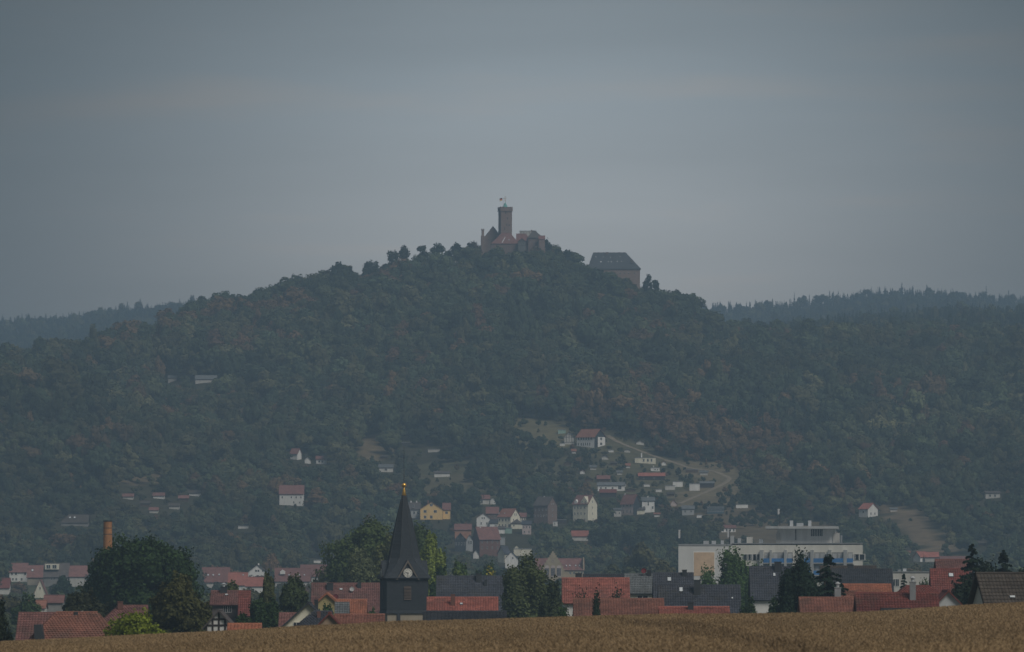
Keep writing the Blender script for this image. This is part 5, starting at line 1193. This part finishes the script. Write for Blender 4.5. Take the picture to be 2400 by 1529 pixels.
tree("broadleaf_tree", "tall olive green tree between the broad dark roof and the bright red roof", 1172, 1302, 1288, 930, (.072, .09, .034), n=10000, leaf=.30, cb=-.02, lobes=20, wild=.4)
tree("broadleaf_tree", "shaggy dark tree left of the bright red roof", 1256, 1336, 1362, 860, (.042, .055, .024), n=5500, leaf=.24, cb=-.1, wild=.4)
tree("garden_bush", "dark low bush at the wheat edge below the bright red roof", 1280, 1366, 1414, 640, G_DARK, n=4000, leaf=.17, cb=-.3, cat='bush')
tree("garden_conifer", "narrow upright dark evergreen in front of the long low roof", 1384, 1416, 1386, 660, (.022, .036, .02), n=3500, leaf=.17, cb=-.3, lobes=16, wild=.7)
tree("garden_conifer", "ragged dark bush top against the large bright red roof", 1420, 1474, 1392, 780, (.022, .036, .02), n=3000, leaf=.17, cb=-.2, lobes=12, wild=.8)
tree("broadleaf_tree", "feathery bright tree in front of the concrete block", 1676, 1768, 1280, 1120, (.055, .095, .03), n=8000, leaf=.30, cb=.0, lobes=18, wild=.6)
tree("green_bush", "wide green bush at the foot of the feathery tree", 1612, 1704, 1330, 1100, (.06, .10, .035), n=5000, leaf=.30, cb=-.2, cat='bush', wild=.5)
tree("green_bush", "leafy bush right of the feathery tree", 1742, 1802, 1316, 1090, (.05, .085, .03), n=3500, leaf=.28, cb=-.2, cat='bush', wild=.6)
tree("hedge_bush", "rounded hedge bush at the wheat left of the dark pines", 1728, 1790, 1396, 780, (.035, .06, .024), n=3500, leaf=.2, cb=-.3, cat='bush')
tree("hedge_bush", "rounded hedge bush touching the foot of the dark pines", 1776, 1850, 1398, 760, (.03, .055, .022), n=3500, leaf=.2, cb=-.3, cat='bush')
tree("pine_tree", "tall dark pine with a rounded top before the concrete block", 1816, 1932, 1296, 720, G_CON, kind='broad', n=11000, leaf=.20, cb=-.05, lobes=18, wild=.5)
tree("pine_tree", "dark spiky pine right of the rounded pine", 1888, 1996, 1300, 740, G_CON, kind='con', n=17000, leaf=.27, cb=-.05, lobes=12)
tree("garden_conifer", "small cypress before the white workshop", 2104, 2132, 1345, 900, (.02, .04, .02), kind='con', n=8000, leaf=.2, cb=-.05, lobes=9)
tree("green_bush", "green shrub before the white workshop", 2140, 2184, 1350, 950, (.04, .065, .024), n=2500, leaf=.22, cb=-.2, cat='bush', wild=.5)
tree("pine_tree", "big dark conifer left of the brown tiled roof", 2226, 2330, 1278, 740, (.022, .036, .019), kind='con', n=17000, leaf=.27, cb=-.05, lobes=12)
tree("pine_tree", "dark conifer directly behind the brown tiled roof", 2312, 2392, 1290, 780, (.02, .033, .018), kind='con', n=17000, leaf=.27, cb=-.05, lobes=12)
tree("broadleaf_tree", "dark rounded tree at the right edge behind the brown tiled roof", 2350, 2440, 1302, 800, (.03, .042, .02), n=6000, leaf=.26, cb=.0)
tree("broadleaf_tree", "dark tree behind the white gable at the right", 2244, 2306, 1352, 640, (.016, .026, .015), n=4500, leaf=.2, cb=-.1)
tree("broadleaf_tree", "dense dark tree mass between the two big conifers at the right", 2262, 2372, 1322, 760, (.02, .03, .017), n=8000, leaf=.26, cb=-.05, lobes=18, wild=.5)
tree("broadleaf_tree", "dark bushy tree left of the big conifer and tall brown red roof", 2216, 2300, 1362, 720, (.018, .028, .015), n=6000, leaf=.24, cb=-.1, lobes=16, wild=.5)
tree("garden_bush", "low dark shrubs between the large bright red roof and the long low roof", 1340, 1392, 1399, 800, (.022, .034, .018), n=2500, leaf=.17, cb=-.2, cat='bush', wild=.7)
# ragged trees that stand up from the skyline beside the castle
for (u0, u1, vt, Y, lab, tint) in (
        (754, 778, 630, 3985, "thin bare looking tree left of the highest tree on the left skyline", (.05, .045, .03)),
        (774, 806, 607, 3988, "ragged upright tree standing highest on the left skyline", (.035, .05, .03)),
        (806, 828, 626, 3988, "small rounded tree right of the ragged upright skyline tree", (.04, .05, .03)),
        (852, 892, 606, 3992, "solitary leaning tree in the skyline gap left of the castle", (.035, .052, .03)),
        (906, 936, 584, 4000, "airy tree at the start of the skyline grove", (.05, .055, .035)),
        (932, 964, 573, 4002, "tall airy tree in the skyline grove", (.05, .055, .035)),
        (974, 1010, 572, 4004, "broad round tree in the middle of the skyline grove", (.045, .055, .03)),
        (1006, 1044, 569, 4004, "dark round tree at the right end of the skyline grove", (.03, .052, .03)),
        (1054, 1086, 569, 4006, "round tree with a sky gap beside it left of the castle", (.035, .05, .03)),
        (1090, 1132, 566, 4000, "broad reddish tree touching the castle turret", (.06, .045, .03)),
        (1268, 1294, 556, 4000, "dark tree hugging the right end of the castle", (.025, .045, .03)),
        (1300, 1318, 580, 4004, "small tree on the ridge right of the castle", (.035, .05, .03)),
        (1318, 1346, 581, 4004, "pair topped tree on the ridge towards the guest house", (.035, .05, .03)),
        (1506, 1532, 641, 4010, "pointed tree right of the castle guest house", (.03, .052, .03)),
        (1528, 1546, 654, 4004, "small pointed tree further down the right skyline", (.03, .05, .03))):
    tree("skyline_tree", lab, u0, u1, vt, Y, tint, n=620, leaf=.55, cb=.25, lobes=10, wild=.5, group="trees standing on the skyline by the castle")

# ------------------------------------------------------------------ woods
PROTO = bpy.data.collections.new("tree_shapes")          # shapes only; not linked to the scene
PB, PT = [], []
for i in range(9):
    r = np.random.default_rng(100 + i)
    me = crown_broad("crown", 4.6 + .5 * r.normal(), 4.6 + .5 * r.normal(), 1.2 + r.random(), 12.0, 1700, .40, r, lobes=6 + i % 5, wild=.16, jit=.3, big=1.2, vs=.10)
    PB.append(me); PT.append(trunk_mesh("trunk", 10, .28, r, 4, 3.5))
PC = []
for i in range(4):
    r = np.random.default_rng(200 + i)
    PC.append(crown_conifer("crown", 2.7 + .3 * r.normal(), .8, 17.0, 900, .42, r, tiers=11))
protos = []
for i, me in enumerate(PB + PC):
    o = bpy.data.objects.new("shape_%02d" % i, me); PROTO.objects.link(o); protos.append(o)
NB = len(PB)

def scatter(name, label, pts, rot, scl, tint, pidx, coll):
    me = bpy.data.meshes.new(name)
    me.vertices.add(len(pts)); me.vertices.foreach_set("co", pts.astype(np.float32).ravel())
    for nm, ty, arr, key in (("rot", 'FLOAT_VECTOR', rot, "vector"), ("scl", 'FLOAT_VECTOR', scl, "vector"), ("tint", 'FLOAT_VECTOR', tint, "vector"), ("pidx", 'INT', pidx, "value")):
        a = me.attributes.new(nm, ty, 'POINT'); a.data.foreach_set(key, arr.astype(np.int32 if ty == 'INT' else np.float32).ravel())
    o = link(bpy.data.objects.new(name, me))
    ng = bpy.data.node_groups.new(name + "_nodes", 'GeometryNodeTree')
    ng.interface.new_socket("Geometry", in_out='INPUT', socket_type='NodeSocketGeometry')
    ng.interface.new_socket("Geometry", in_out='OUTPUT', socket_type='NodeSocketGeometry')
    N, L = ng.nodes, ng.links
    gi, go = N.new("NodeGroupInput"), N.new("NodeGroupOutput")
    ci = N.new("GeometryNodeCollectionInfo"); ci.inputs["Collection"].default_value = coll
    ci.inputs["Separate Children"].default_value = True; ci.inputs["Reset Children"].default_value = True
    ip = N.new("GeometryNodeInstanceOnPoints"); ip.inputs["Pick Instance"].default_value = True
    def na(nm, ty):
        q = N.new("GeometryNodeInputNamedAttribute"); q.data_type = ty; q.inputs["Name"].default_value = nm
        return q.outputs["Attribute"]
    L.new(gi.outputs[0], ip.inputs["Points"]); L.new(ci.outputs[0], ip.inputs["Instance"])
    L.new(na("pidx", 'INT'), ip.inputs["Instance Index"])
    L.new(na("rot", 'FLOAT_VECTOR'), ip.inputs["Rotation"]); L.new(na("scl", 'FLOAT_VECTOR'), ip.inputs["Scale"])
    L.new(ip.outputs[0], go.inputs[0])
    md = o.modifiers.new("scatter", 'NODES'); md.node_group = ng
    return tag(o, label, kind="stuff")

# candidate sites
def grid_sites(y0, y1, step, half):
    yy = np.arange(y0, y1, step); out = []
    for y in yy:
        w = half * y + 12
        x = np.arange(-w, w, step)
        out.append(np.stack([x + rng.uniform(-.45, .45, len(x)) * step, y + rng.uniform(-.45, .45, len(x)) * step], 1))
    return np.concatenate(out)
S1 = grid_sites(3040, 4240, 7.4, .0785)
S2 = grid_sites(2380, 3040, 8.2, .0785)
S3 = np.concatenate([grid_sites(1250, 1900, 19.0, .0785), grid_sites(1900, 2380, 11.0, .0785)])
S4 = grid_sites(4240, 7900, 11.0, .0785)
S5 = grid_sites(2950, 3420, 4.6, .0785)
S5 = S5[(np.abs(UC + S5[:, 0] * F / S5[:, 1] - 1560) < 400) | (rng.random(len(S5)) < .25)]
S = np.concatenate([S1, S2, S3, S4, S5])
shrub = np.arange(len(S)) >= len(S) - len(S5)
X, Yv = S[:, 0], S[:, 1]
Zv = tz(X, Yv); U = UC + X * F / Yv; Vb = VH - Zv * F / Yv
con_n = fbm(X / 140.0 + 40, Yv / 160.0 + 11, 2)
conif = np.where(Yv > 4300, rng.random(len(X)) < .78, (con_n > .34) & (rng.random(len(X)) < .55) & (Yv > 3300))
sc = np.where(conif, rng.uniform(.65, 1.1, len(X)), np.clip(np.exp(rng.normal(size=len(X)) * .27) * 1.08, .6, 1.9))
sc = np.where(Yv < 2400, sc * .8, sc); sc = np.where(Yv > 4400, sc * .78, sc)
sc = np.where((Yv < 3300) & (Yv > 2400), sc * rng.uniform(.5, .85, len(X)), sc)
sc = np.where(shrub, rng.uniform(.16, .42, len(X)), sc); conif = conif & ~shrub
summit = (Yv > 3925) & (Yv < 4240) & (U > 1100) & (U < 1560)
sc = np.where(summit, sc * np.where((U < 1300) & (Yv < 3993), 1.0, .7), sc)
sc = np.where((Yv > 3925) & (Yv < 4240) & (U > 820) & (U < 1100), sc * .55, sc)
tall = np.clip(rng.normal(.86, .16, len(X)), .6, 1.35); tall = np.where((Yv > 3800) & (Yv < 4300), np.minimum(tall, .88), tall)
Ht = np.where(conif, 17.0, 12.4) * sc * tall; Rd = np.where(conif, 2.7, 4.9) * sc
Vt = VH - (Zv + Ht) * F / Yv; Rp = Rd * F / Yv
keep = np.ones(len(X), bool)
# open ground
for P, c in MEADOW:
    k = inpoly(U, Vb, P) & (Yv > 2300) & (Yv < 3600)
    dens = np.where(shrub, .26 if c[0] > .155 else .55, .0 if c[0] > .155 else .25)
    keep &= ~(k & (rng.random(len(X)) > dens))
    keep &= ~(inpoly(U, Vt + .3 * (Vb - Vt), P) & (Yv > 2300) & (Yv < 3600) & (c[0] > .125) & ~shrub & (rng.random(len(X)) < .85))
# nothing planted on a house, a track or in front of either
for (u0, u1, vt, vb, Yh) in RECTS:
    inu = (U + Rp * .75 > u0) & (U - Rp * .75 < u1)
    front = (Yv < Yh + 1) & (Vt < vb - .18 * (vb - vt)) & (Vb > vt)
    if Yh > 3900: front = (Yv < Yh + 1) & (Vt < (np.where(U < 1300, 573.0, 600 + (U - 1380) * .56))) & (Vb > vt)
    keep &= ~(inu & front)
for (fx, fy, fr) in FOOT: keep &= (X - fx) ** 2 + (Yv - fy) ** 2 > (fr + Rd * .55) ** 2
for p in TRACK[::4]:
    tu, tv = UC + p.x * F / p.y, VH - float(tz(p.x, p.y)) * F / p.y
    keep &= (X - p.x) ** 2 + (Yv - p.y) ** 2 > (2.5 + Rd) ** 2
    keep &= ~((abs(U - tu) < Rp + 3) & (Yv < p.y) & (Vt < tv - 1) & (Vb > tv))
# town streets: trees in loose clumps only
town = Yv < 2380
keep &= ~(town & (fbm(X / 60.0, Yv / 90.0, 2) < -.05))
# stands that can never be seen over what is before them
ug = np.arange(-80, 2481, 8.0); yg = np.arange(1250, 7950, 8.0)
UU, YY = np.meshgrid(ug, yg, indexing='ij')
cover = np.where(YY > 2700, 6.0, 0.0)
run = np.minimum.accumulate(VH - (tz((UU - UC) * YY / F, YY) + cover) * F / YY, axis=1)
iu = np.clip(((U + 80) / 8).astype(int), 0, len(ug) - 1); iy = np.clip(((Yv - 1250 - 24) / 8).astype(int), 0, len(yg) - 1)
keep &= Vt < run[iu, iy] + 10
# leaf colours: greens with olive and, where the beeches have turned, rust and red brown
nz = fbm(X / 55.0 + 3, Yv / 70.0 + 8, 2); nz2 = fbm(X / 120.0 + 30, Yv / 150.0 + 2, 2)
q = rng.random(len(X))
base = np.array([(.040, .055, .032), (.051, .065, .034), (.062, .071, .036), (.075, .074, .037)])
tint = base[np.clip((q * 4 + nz2 * 1.2).astype(int), 0, 3)] * np.exp(rng.normal(size=(len(X), 1)) * .2) * 1.5 * (1 + .30 * fbm(X / 38.0 + 60, Yv / 60.0, 2) + .35 * fbm(X / 85.0 + 20, Yv / 120.0, 2))[:, None]
def near_line(P, w):
    P = np.array(P, float); dmin = np.full(len(X), 1e9)
    for a, b in zip(P[:-1], P[1:]):
        d = b - a; t = np.clip(((U - a[0]) * d[0] + (Vt - a[1]) * d[1]) / (d @ d), 0, 1)
        dmin = np.minimum(dmin, np.hypot(U - a[0] - t * d[0], (Vt - a[1] - t * d[1]) * 1.3))
    return np.clip(1.2 - dmin / w, 0, 1)
rust_p = np.maximum.reduce([near_line([(1390, 945), (1470, 900), (1580, 950), (1700, 1010), (1790, 1010)], 75) * 1.0, near_line([(1560, 1050), (1700, 1060), (1900, 1080), (2000, 1100)], 30) * .6,
                            near_line([(270, 770), (420, 720), (560, 700), (720, 690)], 32) * .55, near_line([(580, 780), (700, 730)], 45) * .45, near_line([(2000, 900), (2150, 880), (2200, 1020)], 50) * .35,
                            near_line([(170, 1010), (260, 1000)], 35) * .5, near_line([(560, 1110), (960, 1180)], 40) * .3, np.full(len(X), .03)])
rust_p = np.clip(rust_p + .16 * np.clip(nz, 0, 1), 0, 1) * (Yv < 4300)
turned = (rng.random(len(X)) < rust_p) & ~conif
rc_ = np.array([(.195, .125, .07), (.175, .108, .068), (.205, .135, .07), (.16, .115, .066)])
tint[turned] = rc_[rng.integers(0, 4, turned.sum())] * rng.uniform(.8, 1.2, (turned.sum(), 1))
tint[conif] = np.array((.030, .055, .036)) * rng.uniform(.75, 1.25, (conif.sum(), 1))
pidx = np.where(conif, NB + rng.integers(0, len(PC), len(X)), rng.integers(0, NB, len(X)))
slim = np.where(rng.random(len(X)) < .18, rng.uniform(.5, .75, len(X)), rng.uniform(.8, 1.12, len(X)))
SCL = np.stack([sc * slim, sc * slim * rng.uniform(.88, 1.12, len(X)), sc * tall], 1)
ROT = np.stack([np.zeros(len(X)), np.zeros(len(X)), rng.uniform(0, 6.28, len(X))], 1)
PTS = np.stack([X, Yv, Zv - .3], 1)
# the largest of them, seen nearest, stand as single trees
vis = keep & (run[iu, iy] - Vt > 4) & (Yv < 3080) & (Vt < 1395) & (U > -20) & (U < 2420)
vis &= ~((U > 188) & (U < 520) & (Vt > 1235)) & ~((U > 760) & (U < 1050) & (Vt > 1215)) & ~((U > 1590) & (U < 2022) & (Vt > 1262))
cand = np.where(vis & ~conif)[0]
cand = cand[np.argsort(-(Rp * (Vb - Vt))[cand])][:230]
single = np.zeros(len(X), bool); single[cand] = True
LAND = [("the bright yellow gabled house", 1011, 1198), ("the tall four storey cream house", 1371, 1195), ("the tall narrow brick house", 1279, 1198), ("the large white house on the upper slope", 1386, 1030),
        ("the long white bungalow", 1432, 1142), ("the pinkish house with the slate gable", 1478, 1185), ("the white gable with paired attic windows", 1132, 1222), ("the big brick house", 1140, 1270), ("the stepped gable building", 1310, 1330),
        ("the concrete block", 1806, 1290), ("the white container", 1739, 1187), ("the dark glazed pavilion", 1677, 1196), ("the bend of the dirt track", 1705, 1122), ("the white chalet on the right slope", 2036, 1197), ("the lone white bungalow in the woods", 2327, 1160),
        ("the red roofed pair right of the block", 2170, 1305), ("the white workshop", 2137, 1340), ("the lone white house with wide red roof", 683, 1162), ("the spire tip", 943, 1130), ("the white town gable", 603, 1335), ("the three skylight roof", 505, 1345),
        ("the purple brown end roof", 735, 1338), ("the factory chimney", 252, 1238), ("the two skylight cottage", 174, 1220), ("the far left white town house", 42, 1342), ("the box dormer house", 131, 1345), ("the faint red roof in the trees", 1359, 1255), ("the white row of garden rooms", 1707, 1240), ("the allotment houses", 385, 1180)]
LU, LV = np.array([q_[1] for q_ in LAND], float), np.array([q_[2] for q_ in LAND], float)
_t = ["first", "second", "third", "fourth", "fifth", "sixth", "seventh", "eighth", "ninth"]
ORD = _t + ["tenth", "eleventh", "twelfth", "thirteenth", "fourteenth", "fifteenth", "sixteenth", "seventeenth", "eighteenth", "nineteenth", "twentieth"] + ["twenty-" + w_ for w_ in _t] + ["thirtieth"] + ["thirty-" + w_ for w_ in _t] + ["fortieth"] + ["forty-" + w_ for w_ in _t]
info = []
for i in cand:
    vm_ = (Vt[i] + Vb[i]) / 2; d_ = np.hypot(LU - U[i], (LV - vm_) * 1.4); k_ = int(np.argmin(d_))
    du, dv = U[i] - LU[k_], vm_ - LV[k_]
    rel = ("right of" if du > 0 else "left of") if abs(du) > abs(dv) * 1.2 else ("below" if dv > 0 else "above")
    info.append((d_[k_], i, k_, rel, "rust brown" if turned[i] else ("olive green" if tint[i, 0] > .085 else "dark green")))
seen_ = {}
for d_, i, k_, rel, kind in sorted(info):
    key = (k_, rel, kind); n_ = seen_.get(key, 0); seen_[key] = n_ + 1
    lab = "%s %s tree %s %s" % (ORD[min(n_, len(ORD) - 1)], kind, rel, LAND[k_][0])
    put_tree("hillside_tree", lab, "tree", tuple(PTS[i]), PB[pidx[i]], PT[pidx[i]], tuple(float(c) for c in tint[i]), tuple(SCL[i]), float(ROT[i, 2]), "trees among the hillside houses and gardens")
rest = keep & ~single
for nm, lab, k in (("forest", "dense mixed forest covering the castle hill and the slopes below it", rest & (Yv >= 2380) & (Yv < 4280)),
                   ("far_forest", "hazy conifer forest on the ridges behind the castle hill", rest & (Yv >= 4280)),
                   ("valley_trees", "loose mass of trees filling the valley between the roofs", rest & (Yv < 2380))):
    scatter(nm, lab, PTS[k], ROT[k], SCL[k], tint[k], pidx[k], PROTO)
print("trees", int(keep.sum()), "singles", len(cand))

# ------------------------------------------------------------------ ripe wheat
WCOL = bpy.data.collections.new("wheat_shapes")
for i in range(4):
    r = np.random.default_rng(300 + i); V, Fc, lv = [], [], []
    for k in range(22):
        x, y = r.uniform(-.28, .28, 2); h = r.uniform(.5, .68); a = r.uniform(0, 6.28); bx, by = r.normal(size=2) * .07
        dx_, dy_ = math.cos(a) * .02, math.sin(a) * .02; o = len(V); val = float(np.clip(r.normal(.5, .08), 0, 1))
        V += [(x - dx_, y - dy_, 0), (x + dx_, y + dy_, 0), (x + bx * .6 + dx_ * .8, y + by * .6 + dy_ * .8, h * .72), (x + bx * .6 - dx_ * .8, y + by * .6 - dy_ * .8, h * .72)]
        V += [(x + bx + dx_ * 1.8, y + by + dy_ * 1.8, h * .86), (x + bx - dx_ * 1.8, y + by - dy_ * 1.8, h * .86), (x + bx * 1.7, y + by * 1.7, h)]
        Fc += [(o, o + 1, o + 2, o + 3), (o + 3, o + 2, o + 4, o + 5), (o + 5, o + 4, o + 6)]; lv += [val] * 7
    me = mesh_of("wheat", V, Fc, None)
    at = me.attributes.new("leaf", 'FLOAT', 'POINT'); at.data.foreach_set("value", np.array(lv, np.float32))
    me.materials.append(MATS["foliage"])
    WCOL.objects.link(bpy.data.objects.new("wheat_%d" % i, me))
def on_field(u, v):
    Y = np.arange(120, 400, .5); d = field_top(px(u, Y), Y) - pz(v, Y)
    k = np.argmin(np.abs(d)); return np.array([px(u, Y[k]), Y[k]])
TRAM = [[on_field(*p) for p in L] for L in ([(1420, 1446), (1520, 1460), (1616, 1478), (1781, 1505), (1900, 1528)], [(1560, 1450), (1644, 1466), (1804, 1496), (1960, 1527)])]
st = .32
pts = []
for y in np.arange(150, 404, st):
    w = .084 * y + 2; x = np.arange(-w, w, st * 1.05)
    pts.append(np.stack([x + rng.uniform(-.5, .5, len(x)) * st, np.full(len(x), y) + rng.uniform(-.5, .5, len(x)) * st], 1))
pts = np.concatenate(pts); dm = np.full(len(pts), 9e9)
for L in TRAM:
    for a, b in zip(L[:-1], L[1:]):
        d = b - a; t = np.clip(((pts - a) @ d) / (d @ d), 0, 1); dm = np.minimum(dm, np.linalg.norm(pts - a - t[:, None] * d, axis=1))
pts = pts[dm > .3]; dm = dm[dm > .3]
zz = tz(pts[:, 0], pts[:, 1])
ws = rng.uniform(.96, 1.03, len(pts)) * (1 + .08 * fbm(pts[:, 0] / 3.0, pts[:, 1] / 6.0, 2))
wt = np.array((.385, .27, .15)) * (1 + .22 * fbm(pts[:, 0] / 6.0, pts[:, 1] / 30.0, 3) + rng.normal(size=len(pts)) * .025)[:, None]
wt *= np.where(dm < .75, .74, 1.0)[:, None]  # shade of the tramline edges painted into the wheat tint
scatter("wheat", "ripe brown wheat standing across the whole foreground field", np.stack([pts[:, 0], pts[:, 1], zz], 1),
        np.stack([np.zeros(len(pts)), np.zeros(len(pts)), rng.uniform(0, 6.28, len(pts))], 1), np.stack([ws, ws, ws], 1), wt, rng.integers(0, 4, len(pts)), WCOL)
print("wheat", len(pts))

# ------------------------------------------------------------------ haze
HAZE_COL, HAZE_D, HAZE_G = (.52, .75, 1.0, 1), 1.55e-4, 0.1
hz = bpy.data.materials.new("haze"); hz.use_nodes = True
n, l = hz.node_tree.nodes, hz.node_tree.links
n.remove(n["Principled BSDF"])
pv_ = n.new("ShaderNodeVolumePrincipled")
pv_.inputs["Color"].default_value = HAZE_COL
pv_.inputs["Density"].default_value = HAZE_D
pv_.inputs["Anisotropy"].default_value = HAZE_G
l.new(pv_.outputs[0], n["Material Output"].inputs["Volume"])
zlow = float(GZ.min()) - 1.0
hv_, hf_ = box_vf(-2520, 2520, -320, 11360, zlow, 365.0)
hzo = obj("haze", hv_, hf_, hz)
tag(hzo, "blue grey haze lying over the valley and the hills", kind="stuff")
